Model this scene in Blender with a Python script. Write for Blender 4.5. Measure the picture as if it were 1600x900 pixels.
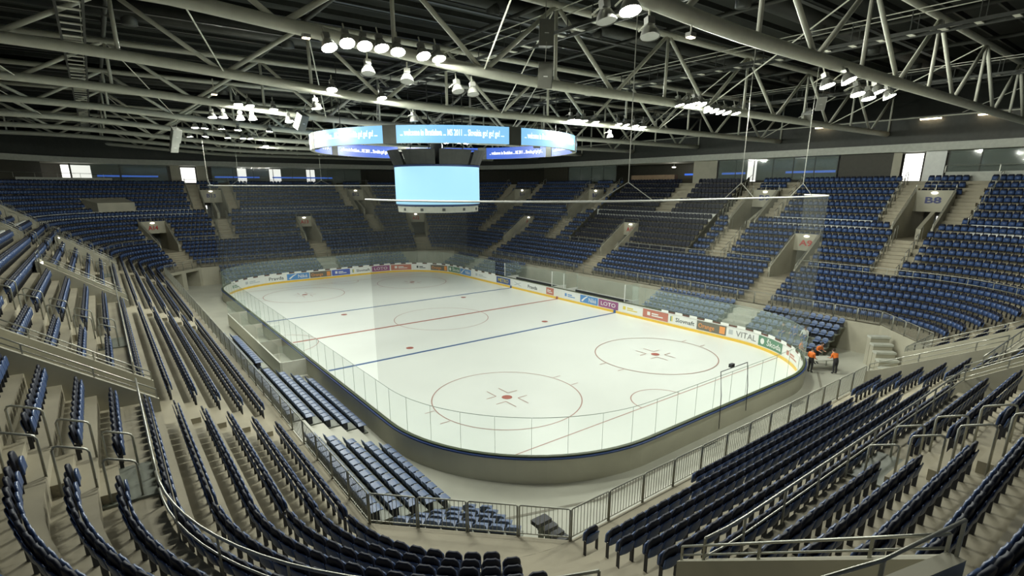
import bpy, bmesh, math, random
import numpy as np
from mathutils import Vector, Matrix, Euler
random.seed(7); rng = np.random.default_rng(7)
scene = bpy.context.scene
for o in list(bpy.data.objects): bpy.data.objects.remove(o)
COL = scene.collection

# ------------------------------------------------------------------ camera
cam_d = bpy.data.cameras.new('camera'); cam = bpy.data.objects.new('camera', cam_d); COL.objects.link(cam)
CAM = Vector((-24.873, -44.073, 12.28)); YAW, PITCH, ROLL = 0.6490, -0.2641, -0.0015
cam.location = CAM
fw = Vector((math.sin(YAW)*math.cos(PITCH), math.cos(YAW)*math.cos(PITCH), math.sin(PITCH)))
rt = Vector((math.cos(YAW), -math.sin(YAW), 0)); up = rt.cross(fw)
r2 = rt*math.cos(ROLL)+up*math.sin(ROLL); u2 = up*math.cos(ROLL)-rt*math.sin(ROLL)
cam.rotation_euler = Matrix((r2, u2, -fw)).transposed().to_euler()
cam_d.sensor_fit = 'HORIZONTAL'; cam_d.sensor_width = 36.0; cam_d.lens = 36.0*831.47/1600
cam_d.shift_y = 67.2/1600; cam_d.clip_start = 0.1; cam_d.clip_end = 500
scene.camera = cam
# ------------------------------------------------------------------ world, exposure
w = bpy.data.worlds.new('hall_air'); scene.world = w; w.use_nodes = True
w.node_tree.nodes['Background'].inputs[0].default_value = (0, 0, 0, 1)
w.node_tree.nodes['Background'].inputs[1].default_value = 0.0
vs = scene.view_settings; vs.view_transform = 'Standard'; vs.look = 'None'; vs.exposure = 0.0; vs.gamma = 1.0; vs.use_curve_mapping = False
LAMP_W = 800.0       # power of one floodlight; each beam is built inside its floodlight further down
LAMP_COL = (0.965, 1.0, 0.885)

# ------------------------------------------------------------------ materials
def mat(name, col, rough=0.7, metal=0.0, var=0.12, scale=3.0, emit=None, es=0.0, spec=0.5, bump=0.0):
    m = bpy.data.materials.new(name); m.use_nodes = True
    nt = m.node_tree; b = nt.nodes['Principled BSDF']
    b.inputs['Roughness'].default_value = rough; b.inputs['Metallic'].default_value = metal
    b.inputs['Specular IOR Level'].default_value = spec
    c = (*col, 1)
    if var > 0:
        tc = nt.nodes.new('ShaderNodeTexCoord'); n = nt.nodes.new('ShaderNodeTexNoise'); n.inputs['Scale'].default_value = scale; n.inputs['Detail'].default_value = 5
        r = nt.nodes.new('ShaderNodeValToRGB'); r.color_ramp.elements[0].position = 0.3; r.color_ramp.elements[1].position = 0.7
        r.color_ramp.elements[0].color = (*[v*(1-var) for v in col], 1); r.color_ramp.elements[1].color = (*[min(1, v*(1+var)) for v in col], 1)
        nt.links.new(tc.outputs['Object'], n.inputs['Vector']); nt.links.new(n.outputs['Fac'], r.inputs['Fac']); nt.links.new(r.outputs['Color'], b.inputs['Base Color'])
        if bump:
            bp = nt.nodes.new('ShaderNodeBump'); bp.inputs['Strength'].default_value = bump; nt.links.new(n.outputs['Fac'], bp.inputs['Height']); nt.links.new(bp.outputs['Normal'], b.inputs['Normal'])
    else: b.inputs['Base Color'].default_value = c
    if emit:
        b.inputs['Emission Color'].default_value = (*emit, 1); b.inputs['Emission Strength'].default_value = es
    return m
def glass_mat(name, tint, alpha, rough=0.05):
    m = bpy.data.materials.new(name); m.use_nodes = True; nt = m.node_tree; nt.nodes.clear()
    o = nt.nodes.new('ShaderNodeOutputMaterial'); mx = nt.nodes.new('ShaderNodeMixShader'); t = nt.nodes.new('ShaderNodeBsdfTransparent'); p = nt.nodes.new('ShaderNodeBsdfPrincipled')
    p.inputs['Base Color'].default_value = (*tint, 1); p.inputs['Roughness'].default_value = rough
    mx.inputs['Fac'].default_value = alpha
    t.inputs['Color'].default_value = (*[1-(1-v)*0.12 for v in tint], 1)
    nt.links.new(t.outputs[0], mx.inputs[1]); nt.links.new(p.outputs[0], mx.inputs[2]); nt.links.new(mx.outputs[0], o.inputs[0])
    return m
M = dict(
    concrete=mat('concrete', (0.36, 0.325, 0.24), 0.75, var=0.14, scale=0.6, bump=0.05),
    concrete_wall=mat('concrete_wall', (0.41, 0.39, 0.305), 0.7, var=0.10, scale=0.8),
    slab=mat('smooth_slab', (0.20, 0.215, 0.18), 0.5, var=0.18, scale=1.2),
    floor=mat('floor_paint', (0.42, 0.42, 0.355), 0.45, var=0.10, scale=0.4),
    groove=mat('floor_groove', (0.22, 0.21, 0.17), 0.8, var=0.1),
    ice=mat('ice', (0.76, 0.80, 0.76), 0.32, var=0.02, scale=0.3, spec=0.3),
    redline=mat('red_line', (0.40, 0.13, 0.10), 0.4, var=0.05), blueline=mat('blue_line', (0.06, 0.13, 0.30), 0.4, var=0.05),
    thinred=mat('thin_red', (0.42, 0.25, 0.21), 0.4, var=0.05),
    boxwall=mat('box_panel', (0.60, 0.60, 0.53), 0.55, var=0.05), board_out=mat('board_outer', (0.50, 0.49, 0.41), 0.6, var=0.06, scale=0.7), board_in=mat('board_inner', (0.78, 0.80, 0.76), 0.4, var=0.03),
    yellow=mat('kick_yellow', (0.80, 0.52, 0.06), 0.4, var=0.04), capblue=mat('cap_blue', (0.03, 0.06, 0.19), 0.4, var=0.08),
    capdark=mat('cap_dark', (0.06, 0.075, 0.03), 0.5, var=0.1),
    navy=mat('navy_plastic', (0.050, 0.090, 0.215), 0.34, var=0.12, scale=1.5), navydark=mat('dark_padded', (0.006, 0.009, 0.026), 0.6, var=0.15, scale=2),
    slate=mat('slate_plastic', (0.12, 0.165, 0.28), 0.42, var=0.12, scale=1.5),
    iron=mat('dark_iron', (0.025, 0.027, 0.035), 0.5, var=0.1),
    steel=mat('galvanised_steel', (0.40, 0.40, 0.35), 0.35, metal=0.6, var=0.08, scale=4), fence=mat('fence_steel', (0.33, 0.33, 0.28), 0.45, metal=0.4, var=0.08),
    truss=mat('truss_paint', (0.66, 0.66, 0.56), 0.5, var=0.06), dark=mat('black_paint', (0.018, 0.019, 0.017), 0.7, var=0.2),
    roof=mat('roof_deck', (0.030, 0.033, 0.026), 0.8, var=0.25, scale=0.5), duct=mat('duct_black', (0.045, 0.048, 0.042), 0.45, metal=0.3, var=0.15),
    fascia=mat('grey_fascia', (0.055, 0.058, 0.050), 0.6, var=0.1), soffit=mat('pale_beam', (0.48, 0.49, 0.43), 0.6, var=0.08),
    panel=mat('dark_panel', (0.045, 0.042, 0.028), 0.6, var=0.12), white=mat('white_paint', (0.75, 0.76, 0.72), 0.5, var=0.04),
    speaker=mat('speaker_grey', (0.17, 0.17, 0.145), 0.6, var=0.08), lamp=mat('lamp_face', (1, 1, 1), 0.4, var=0, emit=(1.0, 0.97, 0.88), es=60.0), lampoff=mat('lamp_housing', (0.45, 0.45, 0.42), 0.35, metal=0.5, var=0.05),
    bulk=mat('bulkhead_face', (1, 1, 1), 0.4, var=0, emit=(1.0, 0.95, 0.80), es=6.0), warm=mat('warm_tube', (1, 1, 1), 0.4, var=0, emit=(1.0, 0.78, 0.5), es=9.0),
    led=mat('led_light_blue', (0.05, 0.12, 0.2), 0.4, var=0, emit=(0.27, 0.62, 0.95), es=0.95), led2=mat('led_cube_blue', (0.05, 0.12, 0.2), 0.4, var=0, emit=(0.42, 0.80, 0.97), es=1.0),
    ledin=mat('led_deep_blue', (0.01, 0.02, 0.1), 0.4, var=0, emit=(0.03, 0.12, 0.62), es=0.9), ledtext=mat('led_text', (1, 1, 1), 0.4, var=0, emit=(0.95, 0.97, 1.0), es=1.1),
    daylight=mat('bright_doorway', (1, 1, 1), 0.5, var=0, emit=(0.95, 0.95, 0.88), es=1.6), bluestrip=mat('blue_strip', (0, 0, 0.1), 0.4, var=0, emit=(0.05, 0.18, 0.8), es=.9),
    glass=glass_mat('rink_glass', (0.62, 0.75, 0.68), 0.19), wglass=glass_mat('window_glass', (0.30, 0.36, 0.32), 0.45), net=glass_mat('safety_net', (0.20, 0.21, 0.18), 0.12, 0.9),
    door_grey=mat('door_grey', (0.15, 0.16, 0.155), 0.5, var=0.06), joint=mat('glass_joint', (0.30, 0.36, 0.31), 0.4, var=0.05), orange=mat('orange_vest', (0.85, 0.20, 0.03), 0.6, var=0.05), cloth=mat('dark_cloth', (0.03, 0.03, 0.035), 0.8, var=0.1), bluecloth=mat('blue_cloth', (0.03, 0.07, 0.30), 0.8, var=0.1),
    skin=mat('skin', (0.55, 0.33, 0.24), 0.5, var=0.03), hair=mat('hair', (0.03, 0.02, 0.015), 0.7, var=0.1), wood=mat('counter_wood', (0.30, 0.20, 0.12), 0.5, var=0.15, scale=2),
    a_grey=mat('print_grey', (0.17, 0.16, 0.13), 0.4, var=0.02), a_orange=mat('print_orange', (0.80, 0.33, 0.10), 0.4, var=0.02), a_blue=mat('print_blue', (0.10, 0.28, 0.60), 0.4, var=0.02),
    a_indigo=mat('print_indigo', (0.10, 0.15, 0.50), 0.4, var=0.02), a_purple=mat('print_purple', (0.32, 0.10, 0.24), 0.4, var=0.02), a_red=mat('print_red', (0.52, 0.19, 0.14), 0.4, var=0.02),
    a_green=mat('print_green', (0.11, 0.25, 0.16), 0.4, var=0.02), a_white=mat('print_white', (0.80, 0.82, 0.79), 0.4, var=0.01), a_dark=mat('print_ink', (0.06, 0.07, 0.07), 0.4, var=0.02),
    a_vital=mat('print_mid_grey', (0.25, 0.26, 0.26), 0.4, var=0.02), a_metro=mat('print_metro_blue', (0.05, 0.10, 0.30), 0.4, var=0.02), a_yel=mat('print_yellow', (0.75, 0.62, 0.10), 0.4, var=0.02), a_pale=mat('print_pale_grey', (0.50, 0.54, 0.55), 0.4, var=0.02),
    gapbrown=mat('gap_brown', (0.13, 0.06, 0.045), 0.6, var=0.1), a_sred=mat('sign_red', (0.45, 0.03, 0.03), 0.5, var=0.02), a_sblue=mat('sign_blue', (0.03, 0.04, 0.16), 0.5, var=0.02))

# ------------------------------------------------------------------ mesh helpers
class MB:
    def __init__(s): s.v = []; s.f = []
    def add(s, vs, fs):
        n = len(s.v); s.v += [tuple(map(float, v)) for v in vs]; s.f += [tuple(i+n for i in f) for f in fs]; return s
    def hexa(s, p): return s.add(p, [(0, 3, 2, 1), (4, 5, 6, 7), (0, 1, 5, 4), (1, 2, 6, 5), (2, 3, 7, 6), (3, 0, 4, 7)])
    def box(s, x0, x1, y0, y1, z0, z1): return s.hexa([(x0, y0, z0), (x1, y0, z0), (x1, y1, z0), (x0, y1, z0), (x0, y0, z1), (x1, y0, z1), (x1, y1, z1), (x0, y1, z1)])
    def tube(s, pts, r, n=8, closed=False, caps=True):
        P = [Vector(p) for p in pts]; k = len(P); rings = []
        for i in range(k):
            a = P[i-1] if (i > 0 or closed) else P[i]; b = P[(i+1) % k] if (i < k-1 or closed) else P[i]
            t = (b-a).normalized(); ref = Vector((0, 0, 1)) if abs(t.z) < 0.9 else Vector((1, 0, 0))
            e1 = t.cross(ref).normalized(); e2 = e1.cross(t)
            rings.append([P[i]+e1*(r*math.cos(q))+e2*(r*math.sin(q)) for q in [2*math.pi*j/n for j in range(n)]])
        vs = [v for R in rings for v in R]; fs = []
        for i in range(k if closed else k-1):
            for j in range(n):
                a = i*n+j; b = i*n+(j+1) % n; c = ((i+1) % k)*n+(j+1) % n; d = ((i+1) % k)*n+j; fs.append((a, b, c, d))
        if caps and not closed: fs += [tuple(range(n))[::-1], tuple((k-1)*n+j for j in range(n))]
        return s.add(vs, fs)
    def strip(s, A, B, flip=False):   # quads between two polylines
        n = len(A); vs = list(A)+list(B)
        return s.add(vs, [((i, i+1, n+i+1, n+i) if not flip else (i, n+i, n+i+1, i+1)) for i in range(n-1)])
    def mesh(s, name, m, smooth=False):
        me = bpy.data.meshes.new(name); me.from_pydata(s.v, [], s.f); me.update()
        for mm in (m if isinstance(m, (list, tuple)) else [m]): me.materials.append(mm)
        if smooth: me.polygons.foreach_set('use_smooth', [True]*len(me.polygons))
        return me
    def build(s, name, m, parent=None, smooth=False): return link(name, s.mesh(name, m, smooth), parent)
def link(name, me, parent=None, loc=None, rz=None):
    o = bpy.data.objects.new(name, me); COL.objects.link(o)
    if parent: o.parent = parent
    if loc is not None: o.location = loc
    if rz is not None: o.rotation_euler = (0, 0, rz)
    return o
def tag(o, label=None, cat=None, group=None, kind=None):
    if label: o['label'] = label
    if cat: o['category'] = cat
    if group: o['group'] = group
    if kind: o['kind'] = kind
    return o
def thing(name, label, cat, loc=(0, 0, 0), rz=0, group=None): return tag(link(name, None, None, loc, rz), label, cat, group)
def copy_tree(o, parent=None):
    c = o.copy(); COL.objects.link(c); c.parent = parent
    for ch in o.children: copy_tree(ch, c)
    return c
def fast_mesh(name, V, F, mats, mi=None):       # quads only, numpy
    me = bpy.data.meshes.new(name); V = np.asarray(V, np.float32); F = np.asarray(F, np.int32)
    me.vertices.add(len(V)); me.vertices.foreach_set('co', V.ravel()); me.loops.add(F.size); me.loops.foreach_set('vertex_index', F.ravel())
    me.polygons.add(len(F)); me.polygons.foreach_set('loop_start', np.arange(0, F.size, 4, dtype=np.int32)); me.polygons.foreach_set('loop_total', np.full(len(F), 4, np.int32))
    for m in mats: me.materials.append(m)
    if mi is not None: me.polygons.foreach_set('material_index', np.asarray(mi, np.int32))
    me.update(calc_edges=True); me.validate(); return me
def text_mesh(txt, size, bold=0.0):
    c = bpy.data.curves.new('t', 'FONT'); c.body = txt; c.size = size; c.offset = bold; c.resolution_u = 2
    o = bpy.data.objects.new('t', c); COL.objects.link(o); dg = bpy.context.evaluated_depsgraph_get(); dg.update()
    me = bpy.data.meshes.new_from_object(o.evaluated_get(dg)); bpy.data.objects.remove(o); bpy.data.curves.remove(c)
    co = np.empty(len(me.vertices)*3, np.float32); me.vertices.foreach_get('co', co); return me, co.reshape(-1, 3)
def put_text(name, txt, size, m, fn, parent, width=None, bold=0.0):
    """fn maps (x across 0..width, y up) to a world point"""
    me, co = text_mesh(txt, size, bold)
    if not len(co): return None
    x0, x1 = co[:, 0].min(), co[:, 0].max(); k = (width/(x1-x0)) if width else 1.0
    out = [fn((c[0]-x0)*k, c[1]) for c in co]
    me.vertices.foreach_set('co', np.array(out, np.float32).ravel()); me.materials.clear(); me.materials.append(m); me.update()
    return link(name, me, parent)

# ------------------------------------------------------------------ bowl perimeter
CX, CY, R0 = 15.5, 30.2, 4.3
LS, LF, LC = 2*CY, 2*CX, 14.45
SEG = [('L', LS), ('c1', LC), ('F', LF), ('c2', LC), ('R', LS), ('c3', LC), ('N', LF), ('c4', LC)]
STARTS = np.cumsum([0]+[s[1] for s in SEG]); UT = STARTS[-1]
def pos(u, d):
    u = u % UT; i = int(np.searchsorted(STARTS, u, 'right')-1); i = min(i, 7); n = SEG[i][0]; t = u-STARTS[i]; r = R0+d; a = t/LC*math.pi/2
    ca, sa = math.cos(a), math.sin(a)
    if n == 'L': return (-CX-r, -CY+t), (-1, 0)
    if n == 'c1': return (-CX-r*ca, CY+r*sa), (-ca, sa)
    if n == 'F': return (-CX+t, CY+r), (0, 1)
    if n == 'c2': return (CX+r*sa, CY+r*ca), (sa, ca)
    if n == 'R': return (CX+r, CY-t), (1, 0)
    if n == 'c3': return (CX+r*ca, -CY-r*sa), (ca, -sa)
    if n == 'N': return (CX-t, -CY-r), (0, -1)
    return (-CX-r*sa, -CY-r*ca), (-sa, -ca)
def P3(u, d, z): p, _ = pos(u, d); return (p[0], p[1], z)
def du_per_m(u, d):     # perimeter parameter per metre along the row at offset d
    i = min(int(np.searchsorted(STARTS, u % UT, 'right')-1), 7)
    return 1.0 if SEG[i][0] in 'LFRN' else LC/((R0+d)*math.pi/2)
def uL(y): return y+CY
def uF(x): return STARTS[2]+x+CX
def uR(y): return STARTS[4]+CY-y
def uN(x): return STARTS[6]+CX-x
# lower rows 0-5, middle rows 0-6, upper rows 0-6: (seat offset, riser offset behind, floor height)
LOW = [(0.77+.81*i, 1.17+.81*i if i < 5 else 4.94, 2.40+.43*i) for i in range(6)]
MID = [(5.70+.81*i, 6.10+.81*i if i < 6 else 10.70, 5.00+.57*i) for i in range(7)]
UPP = [(11.6+.81*i, 12.0+.81*i, 8.92+.58*i) for i in range(7)]
D_RAIL, D_LEDGE, D_TOP = 4.94, 10.72, 16.6
c_ang = math.radians(18)/(math.pi/2)*LC
VA = [uL(-21.2), uL(0.4), uL(21.5), STARTS[2]-c_ang, uF(0.5), STARTS[3]+c_ang, uR(21.6), uR(1.2), uR(-20.3), STARTS[6]-c_ang, uN(0.5), STARTS[7]+c_ang*.83]
VB = [uL(-28.6), uL(-12.8), uL(12.8), uL(28), uF(-11), uF(11.4), uR(30), uR(13.2), uR(-12.6), uR(-28), uN(9.6), uN(-9.4)]
NAME_A = ['', '', '', 'A14', 'A13', 'A12', 'A11', 'A10', 'A9', '', '', '']      # only the signs the photograph shows
NAME_B = ['', '', '', '', 'B13', 'B12', 'B11', 'B10', 'B9', 'B8', '', '']
TUN = (uN(10.5), uN(5.2))
def dist_m(u, c, d):
    k = ((u-c+UT/2) % UT)-UT/2; return abs(k)/du_per_m(c, d)
VIP = (uR(9.3), uR(-9.3))

# ------------------------------------------------------------------ ice, boards
fl = MB(); fl.add([(-60, -75, 0), (60, -75, 0), (60, 75, 0), (-60, 75, 0)], [(0, 1, 2, 3)])
floor = fl.build('floor', M['floor']); tag(floor, kind='structure')
HX, HY, BR = 15.0, 30.0, 8.5
BSEG = [('l', 43.0), ('c1', math.pi/2*BR), ('f', 13.0), ('c2', math.pi/2*BR), ('r', 43.0), ('c3', math.pi/2*BR), ('n', 13.0), ('c4', math.pi/2*BR)]
BST = np.cumsum([0]+[s[1] for s in BSEG]); BT = BST[-1]
def bpath(s, off=0.0):
    s = s % BT; i = min(int(np.searchsorted(BST, s, 'right')-1), 7); n = BSEG[i][0]; t = s-BST[i]; a = t/BR; r = BR+off; cx, cy = HX-BR, HY-BR
    ca, sa = math.cos(a), math.sin(a)
    if n == 'l': return (-cx-r, -cy+t)
    if n == 'c1': return (-cx-r*ca, cy+r*sa)
    if n == 'f': return (-cx+t, cy+r)
    if n == 'c2': return (cx+r*sa, cy+r*ca)
    if n == 'r': return (cx+r, cy-t)
    if n == 'c3': return (cx+r*ca, -cy-r*sa)
    if n == 'n': return (cx-t, -cy-r)
    return (-cx-r*sa, -cy-r*ca)
def bsamp(s0, s1, step=0.5): n = max(2, int(abs(s1-s0)/step)+2); return np.linspace(s0, s1, n)
ice = thing('ice_sheet', 'white ice sheet painted with hockey markings inside the dasher boards', 'ice rink')
ring = [(*bpath(s, 0.05), 0.03) for s in np.linspace(0, BT, 240, endpoint=False)]
MB().add(ring, [tuple(range(239, -1, -1))]).build('ice_surface', M['ice'], ice)
zi = [0.034]
def flat(name, pts, m):
    zi[0] += 0.0004; return MB().add([(x, y, zi[0]) for x, y in pts], [tuple(range(len(pts)))]).build(name, m, ice)
def annulus(name, cx, cy, r, wd, m, a0=0, a1=360):
    zi[0] += 0.0004; n = 72; A = np.radians(np.linspace(a0, a1, n+1))
    return MB().strip([(cx+(r+wd)*math.cos(a), cy+(r+wd)*math.sin(a), zi[0]) for a in A], [(cx+(r-wd)*math.cos(a), cy+(r-wd)*math.sin(a), zi[0]) for a in A], True).build(name, m, ice)
def rect(name, x0, x1, y0, y1, m): return flat(name, [(x0, y0), (x1, y0), (x1, y1), (x0, y1)], m)
rect('blue_line', -15, 15, -8.82, -8.52, M['blueline']); rect('blue_line', -15, 15, 8.52, 8.82, M['blueline'])
rect('red_line', -15, 15, -.15, .15, M['redline'])
for s in (-1, 1):
    rect('goal_line', -14.0, 14.0, s*26-.04, s*26+.04, M['thinred'])
    annulus('goal_crease', 0, s*26, 1.8, .035, M['thinred'], 0 if s < 0 else 180, 180 if s < 0 else 360)
annulus('center_circle', 0, 0, 4.5, .035, M['thinred']); annulus('referee_crease', -15, 0, 3.0, .035, M['thinred'], -90, 90)
for sx in (-1, 1):
    for sy in (-1, 1):
        cx, cy = 7*sx, 20*sy
        annulus('faceoff_circle', cx, cy, 4.5, .035, M['thinred'])
        flat('faceoff_spot', [(cx+.32*math.cos(a), cy+.32*math.sin(a)) for a in np.linspace(0, 2*math.pi, 24, endpoint=False)], M['redline'])
        flat('faceoff_spot', [(cx+.3*math.cos(a), 7.17*sy+.3*math.sin(a)) for a in np.linspace(0, 2*math.pi, 24, endpoint=False)], M['redline'])
        for qx in (-1, 1):
            for qy in (-1, 1):
                rect('faceoff_mark', *sorted((cx+qx*.45, cx+qx*1.15)), cy+qy*.5-.03, cy+qy*.5+.03, M['thinred'])
                rect('faceoff_mark', cx+qx*.45-.03, cx+qx*.45+.03, *sorted((cy+qy*.5, cy+qy*1.5)), M['thinred'])
            for qy in (-1, 1): rect('hash_mark', *sorted((cx+qx*4.5, cx+qx*5.1)), cy+qy*.85-.03, cy+qy*.85+.03, M['thinred'])
boards = thing('rink_boards', 'grey dasher boards with blue cap, yellow kick strip and glass around the ice', 'rink boards')
S = np.linspace(0, BT, 260)
def sweep(prof, m, name, s=S, parent=boards):
    b = MB()
    for (o0, z0), (o1, z1) in zip(prof[:-1], prof[1:]): b.strip([(*bpath(q, o0), z0) for q in s], [(*bpath(q, o1), z1) for q in s])
    return b.build(name, m, parent)
sweep([(0.0, .26), (0.0, 1.17)], M['board_in'], 'board_face'); sweep([(-.03, .03), (-.03, .26), (0.0, .26)], M['yellow'], 'kick_strip')
sweep([(.30, 1.15), (.30, 0.0)], M['board_out'], 'outer_panel')
sweep([(-.03, 1.17), (-.03, 1.20), (.10, 1.20)], M['white'], 'inner_cap'); sweep([(.10, 1.20), (.24, 1.20), (.34, 1.20), (.34, 1.13), (.30, 1.13)], M['capblue'], 'blue_cap')
sweep([(.10, 1.205), (.10, 1.27), (.26, 1.27), (.26, 1.205)], M['capdark'], 'glass_channel')
# glass panes: each its own pane, with thin joint posts; open in front of the benches on the right side
pane = MB; k = 0; s = 0.0; step = 1.52
n_p = int(BT/step); step = BT/n_p
open_s = (BST[4]+9.0, BST[4]+31.0)
for i in range(n_p):
    s0, s1 = i*step+.02, (i+1)*step-.02
    if open_s[0] < s0 < open_s[1]: continue
    zt = 3.0
    ss = bsamp(s0, s1, .4); b = MB()
    b.strip([(*bpath(q, .17), 1.25) for q in ss], [(*bpath(q, .17), zt) for q in ss])
    b.build('glass_pane', M['glass'], boards)
    p = bpath(i*step, .17); MB().box(p[0]-.007, p[0]+.007, p[1]-.007, p[1]+.007, 1.2, zt+.02).build('glass_joint', M['joint'], boards)
    j = MB().tube([(*bpath(q, .17), zt+.01) for q in ss], .014, 5).build('glass_top_edge', M['joint'], boards)
# printed boards: (word, s0, s1, back, ink, relative letter size)
ADS = [('#', 47.7, 50.0, 'a_white', 'a_green', .8), ('#', 50.1, 53.7, 'a_white', 'a_pale', .45), ('Pravda', 53.9, 56.5, 'a_white', 'a_dark', .9), ('Niké', 56.6, 59.5, 'a_blue', 'a_white', 1), ('Orange', 59.6, 62.5, 'a_grey', 'a_orange', .8),
       ('#', 62.6, 65.2, 'a_indigo', 'a_white', .8), ('Slovnaft', 65.4, 68.3, 'a_white', 'a_dark', .7), ('LOTO', 68.5, 71.2, 'a_purple', 'a_white', .8), ('#', 71.4, 74.4, 'a_red', 'a_white', .6), ('#', 74.8, 77.0, 'a_white', 'a_dark', .8),
       ('Orange', 77.4, 80.4, 'a_grey', 'a_orange', .8), ('Škoda', 80.6, 83.4, 'a_green', 'a_white', .9), ('Niké', 83.5, 86.3, 'a_blue', 'a_white', 1), ('#', 86.7, 90.9, 'a_white', 'a_pale', .6), ('METRO', 92.4, 95.4, 'a_metro', 'a_yel', 1), ('X', 95.8, 98.0, 'a_white', 'a_pale', .9),
       ('Pravda', 98.6, 101.0, 'a_white', 'a_dark', .85), ('#', 102.3, 103.6, 'a_red', 'a_white', .6), ('#', 105.0, 107.6, 'a_white', 'a_blue', .45), ('Niké', 107.9, 110.5, 'a_blue', 'a_white', 1), ('LOTO', 110.6, 113.3, 'a_purple', 'a_white', .8), ('#', 113.4, 116.3, 'a_white', 'a_yel', .5),
       ('#', 116.4, 119.3, 'a_red', 'a_white', .6), ('Slovnaft', 119.4, 122.2, 'a_white', 'a_dark', .75), ('Orange', 122.3, 125.1, 'a_grey', 'a_orange', .8), ('VITAL', 125.2, 128.0, 'a_white', 'a_vital', 1), ('Škoda', 128.1, 130.8, 'a_green', 'a_white', .9), ('#', 130.9, 134.0, 'a_white', 'a_red', .7)]
for word, s0, s1, bk, ink, ks in ADS:
    ss = bsamp(s0, s1, .3); pan = MB().strip([(*bpath(q, -.012), .33) for q in ss], [(*bpath(q, -.012), 1.12) for q in ss], True).build('printed_panel', M[bk], boards)
    L = s1-s0; tw = L*.74 if ks >= .7 else L*.55
    if word == 'Orange':
        sq = bsamp(s1-.62, s1-.12, .2); MB().strip([(*bpath(q, -.018), .42) for q in sq], [(*bpath(q, -.018), 1.02) for q in sq], True).build('orange_square', M['a_orange'], pan); tw = L*.55
    if word == 'Niké':
        c = [(.06, .1), (.14, .0), (.26, .32), (.44, .62), (.40, .66), (.24, .45)]; MB().add([(*bpath(s0+L*a, -.02), .42+b) for a, b in c], [(0, 1, 2, 5), (5, 2, 3, 4)]).build('swoosh', M['a_white'], pan); tw = L*.42
    if word == 'Slovnaft':
        for a0, a1, mm in ((.05, .09, 'a_green'), (.10, .14, 'a_yel')):
            sq = [s0+L*a0, s0+L*a1]; MB().strip([(*bpath(q, -.018), .5) for q in sq], [(*bpath(q, -.018), .98) for q in sq], True).build('emblem_bar', M[mm], pan)
        tw = L*.7
    if word == 'VITAL':
        sq = bsamp(s0+.12, s0+.5, .2); MB().strip([(*bpath(q, -.018), .55) for q in sq], [(*bpath(q, -.018), .95) for q in sq], True).build('emblem', M['a_pale'], pan); tw = L*.68
    if word == 'Škoda':
        c = s0+.4; MB().add([(*bpath(c+.2*math.cos(a), -.018), .72+.24*math.sin(a)) for a in np.linspace(0, 2*math.pi, 14, endpoint=False)], [tuple(range(13, -1, -1))]).build('round_emblem', M['a_white'], pan); tw = L*.62
    if word == '#':      # print too small to read: a few soft marks
        for k, (f0, f1, z0, z1) in enumerate(((.18, .30, .58, .92), (.36, .62, .74, .86), (.36, .80, .56, .66))):
            sq = bsamp(s0+L*f0, s0+L*f1, .3); MB().strip([(*bpath(q, -.018), z0) for q in sq], [(*bpath(q, -.018), z1) for q in sq], True).build('print_mark', M[ink], pan)
    elif word:
        x_off = L*.06 if word == 'Orange' else (L-tw)*(.85 if word in ('Niké', 'Slovnaft', 'VITAL', 'Škoda') else .5); sz = .55*ks+.12
        put_text('lettering', word, sz, M[ink], lambda x, y, s0=s0, xo=x_off, sz=sz: (*bpath(s0+xo+x, -.024), .72-sz*.33+y), pan, tw, .006)
for yy, mm in ((-8.67, 'blueline'), (0, 'redline'), (8.67, 'blueline')):
    for sx in (-1, 1): MB().box(*sorted((sx*14.95, sx*15.0)), yy-.15, yy+.15, .03, .32).build('line_end_mark', M[mm], boards)
# little white sponsor plates and brown gaps along the far board tops
for i, q in enumerate(np.arange(48, 92, 1.6)):
    ss = bsamp(q, q+.9, .3); MB().strip([(*bpath(v, .02), 1.2) for v in ss], [(*bpath(v, .02), 1.38) for v in ss], True).build('cap_plate', M['a_white'] , boards)
    ss = bsamp(q+.95, q+1.55, .3); MB().strip([(*bpath(v, .02), 1.2) for v in ss], [(*bpath(v, .02), 1.32) for v in ss], True).build('cap_gap_strip', M['gapbrown'], boards)
for i, q in enumerate(np.arange(118.5, 134, 1.5)):
    ss = bsamp(q, q+.75, .3); MB().strip([(*bpath(v, .02), 1.2) for v in ss], [(*bpath(v, .02), 1.40) for v in ss], True).build('cap_plate', M['a_white'], boards)
    ss = bsamp(q+.8, q+1.45, .3); MB().strip([(*bpath(v, .02), 1.2) for v in ss], [(*bpath(v, .02), 1.33) for v in ss], True).build('cap_gap_strip', M['gapbrown'], boards)
# drain grooves on the floor at the near end, steel gratings
g = MB(); gp = [(-15.6, -29.3), (-10.5, -31.0), (-6.5, -30.95), (9.5, -30.9), (12.6, -29.3)]
for a, b in zip(gp[:-1], gp[1:]):
    t = (Vector((*b, 0))-Vector((*a, 0))).normalized(); nn = Vector((-t.y, t.x, 0))*.07
    g.add([(a[0]-nn.x, a[1]-nn.y, .012), (b[0]-nn.x, b[1]-nn.y, .012), (b[0]+nn.x, b[1]+nn.y, .012), (a[0]+nn.x, a[1]+nn.y, .012)], [(0, 1, 2, 3)])
g.build('floor_groove', M['groove'], floor)
for gx in (-3.4, -.3, 5.3): MB().box(gx, gx+1.3, -31.25, -30.95, .0, .012).build('drain_grating', M['steel'], floor)
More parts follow.
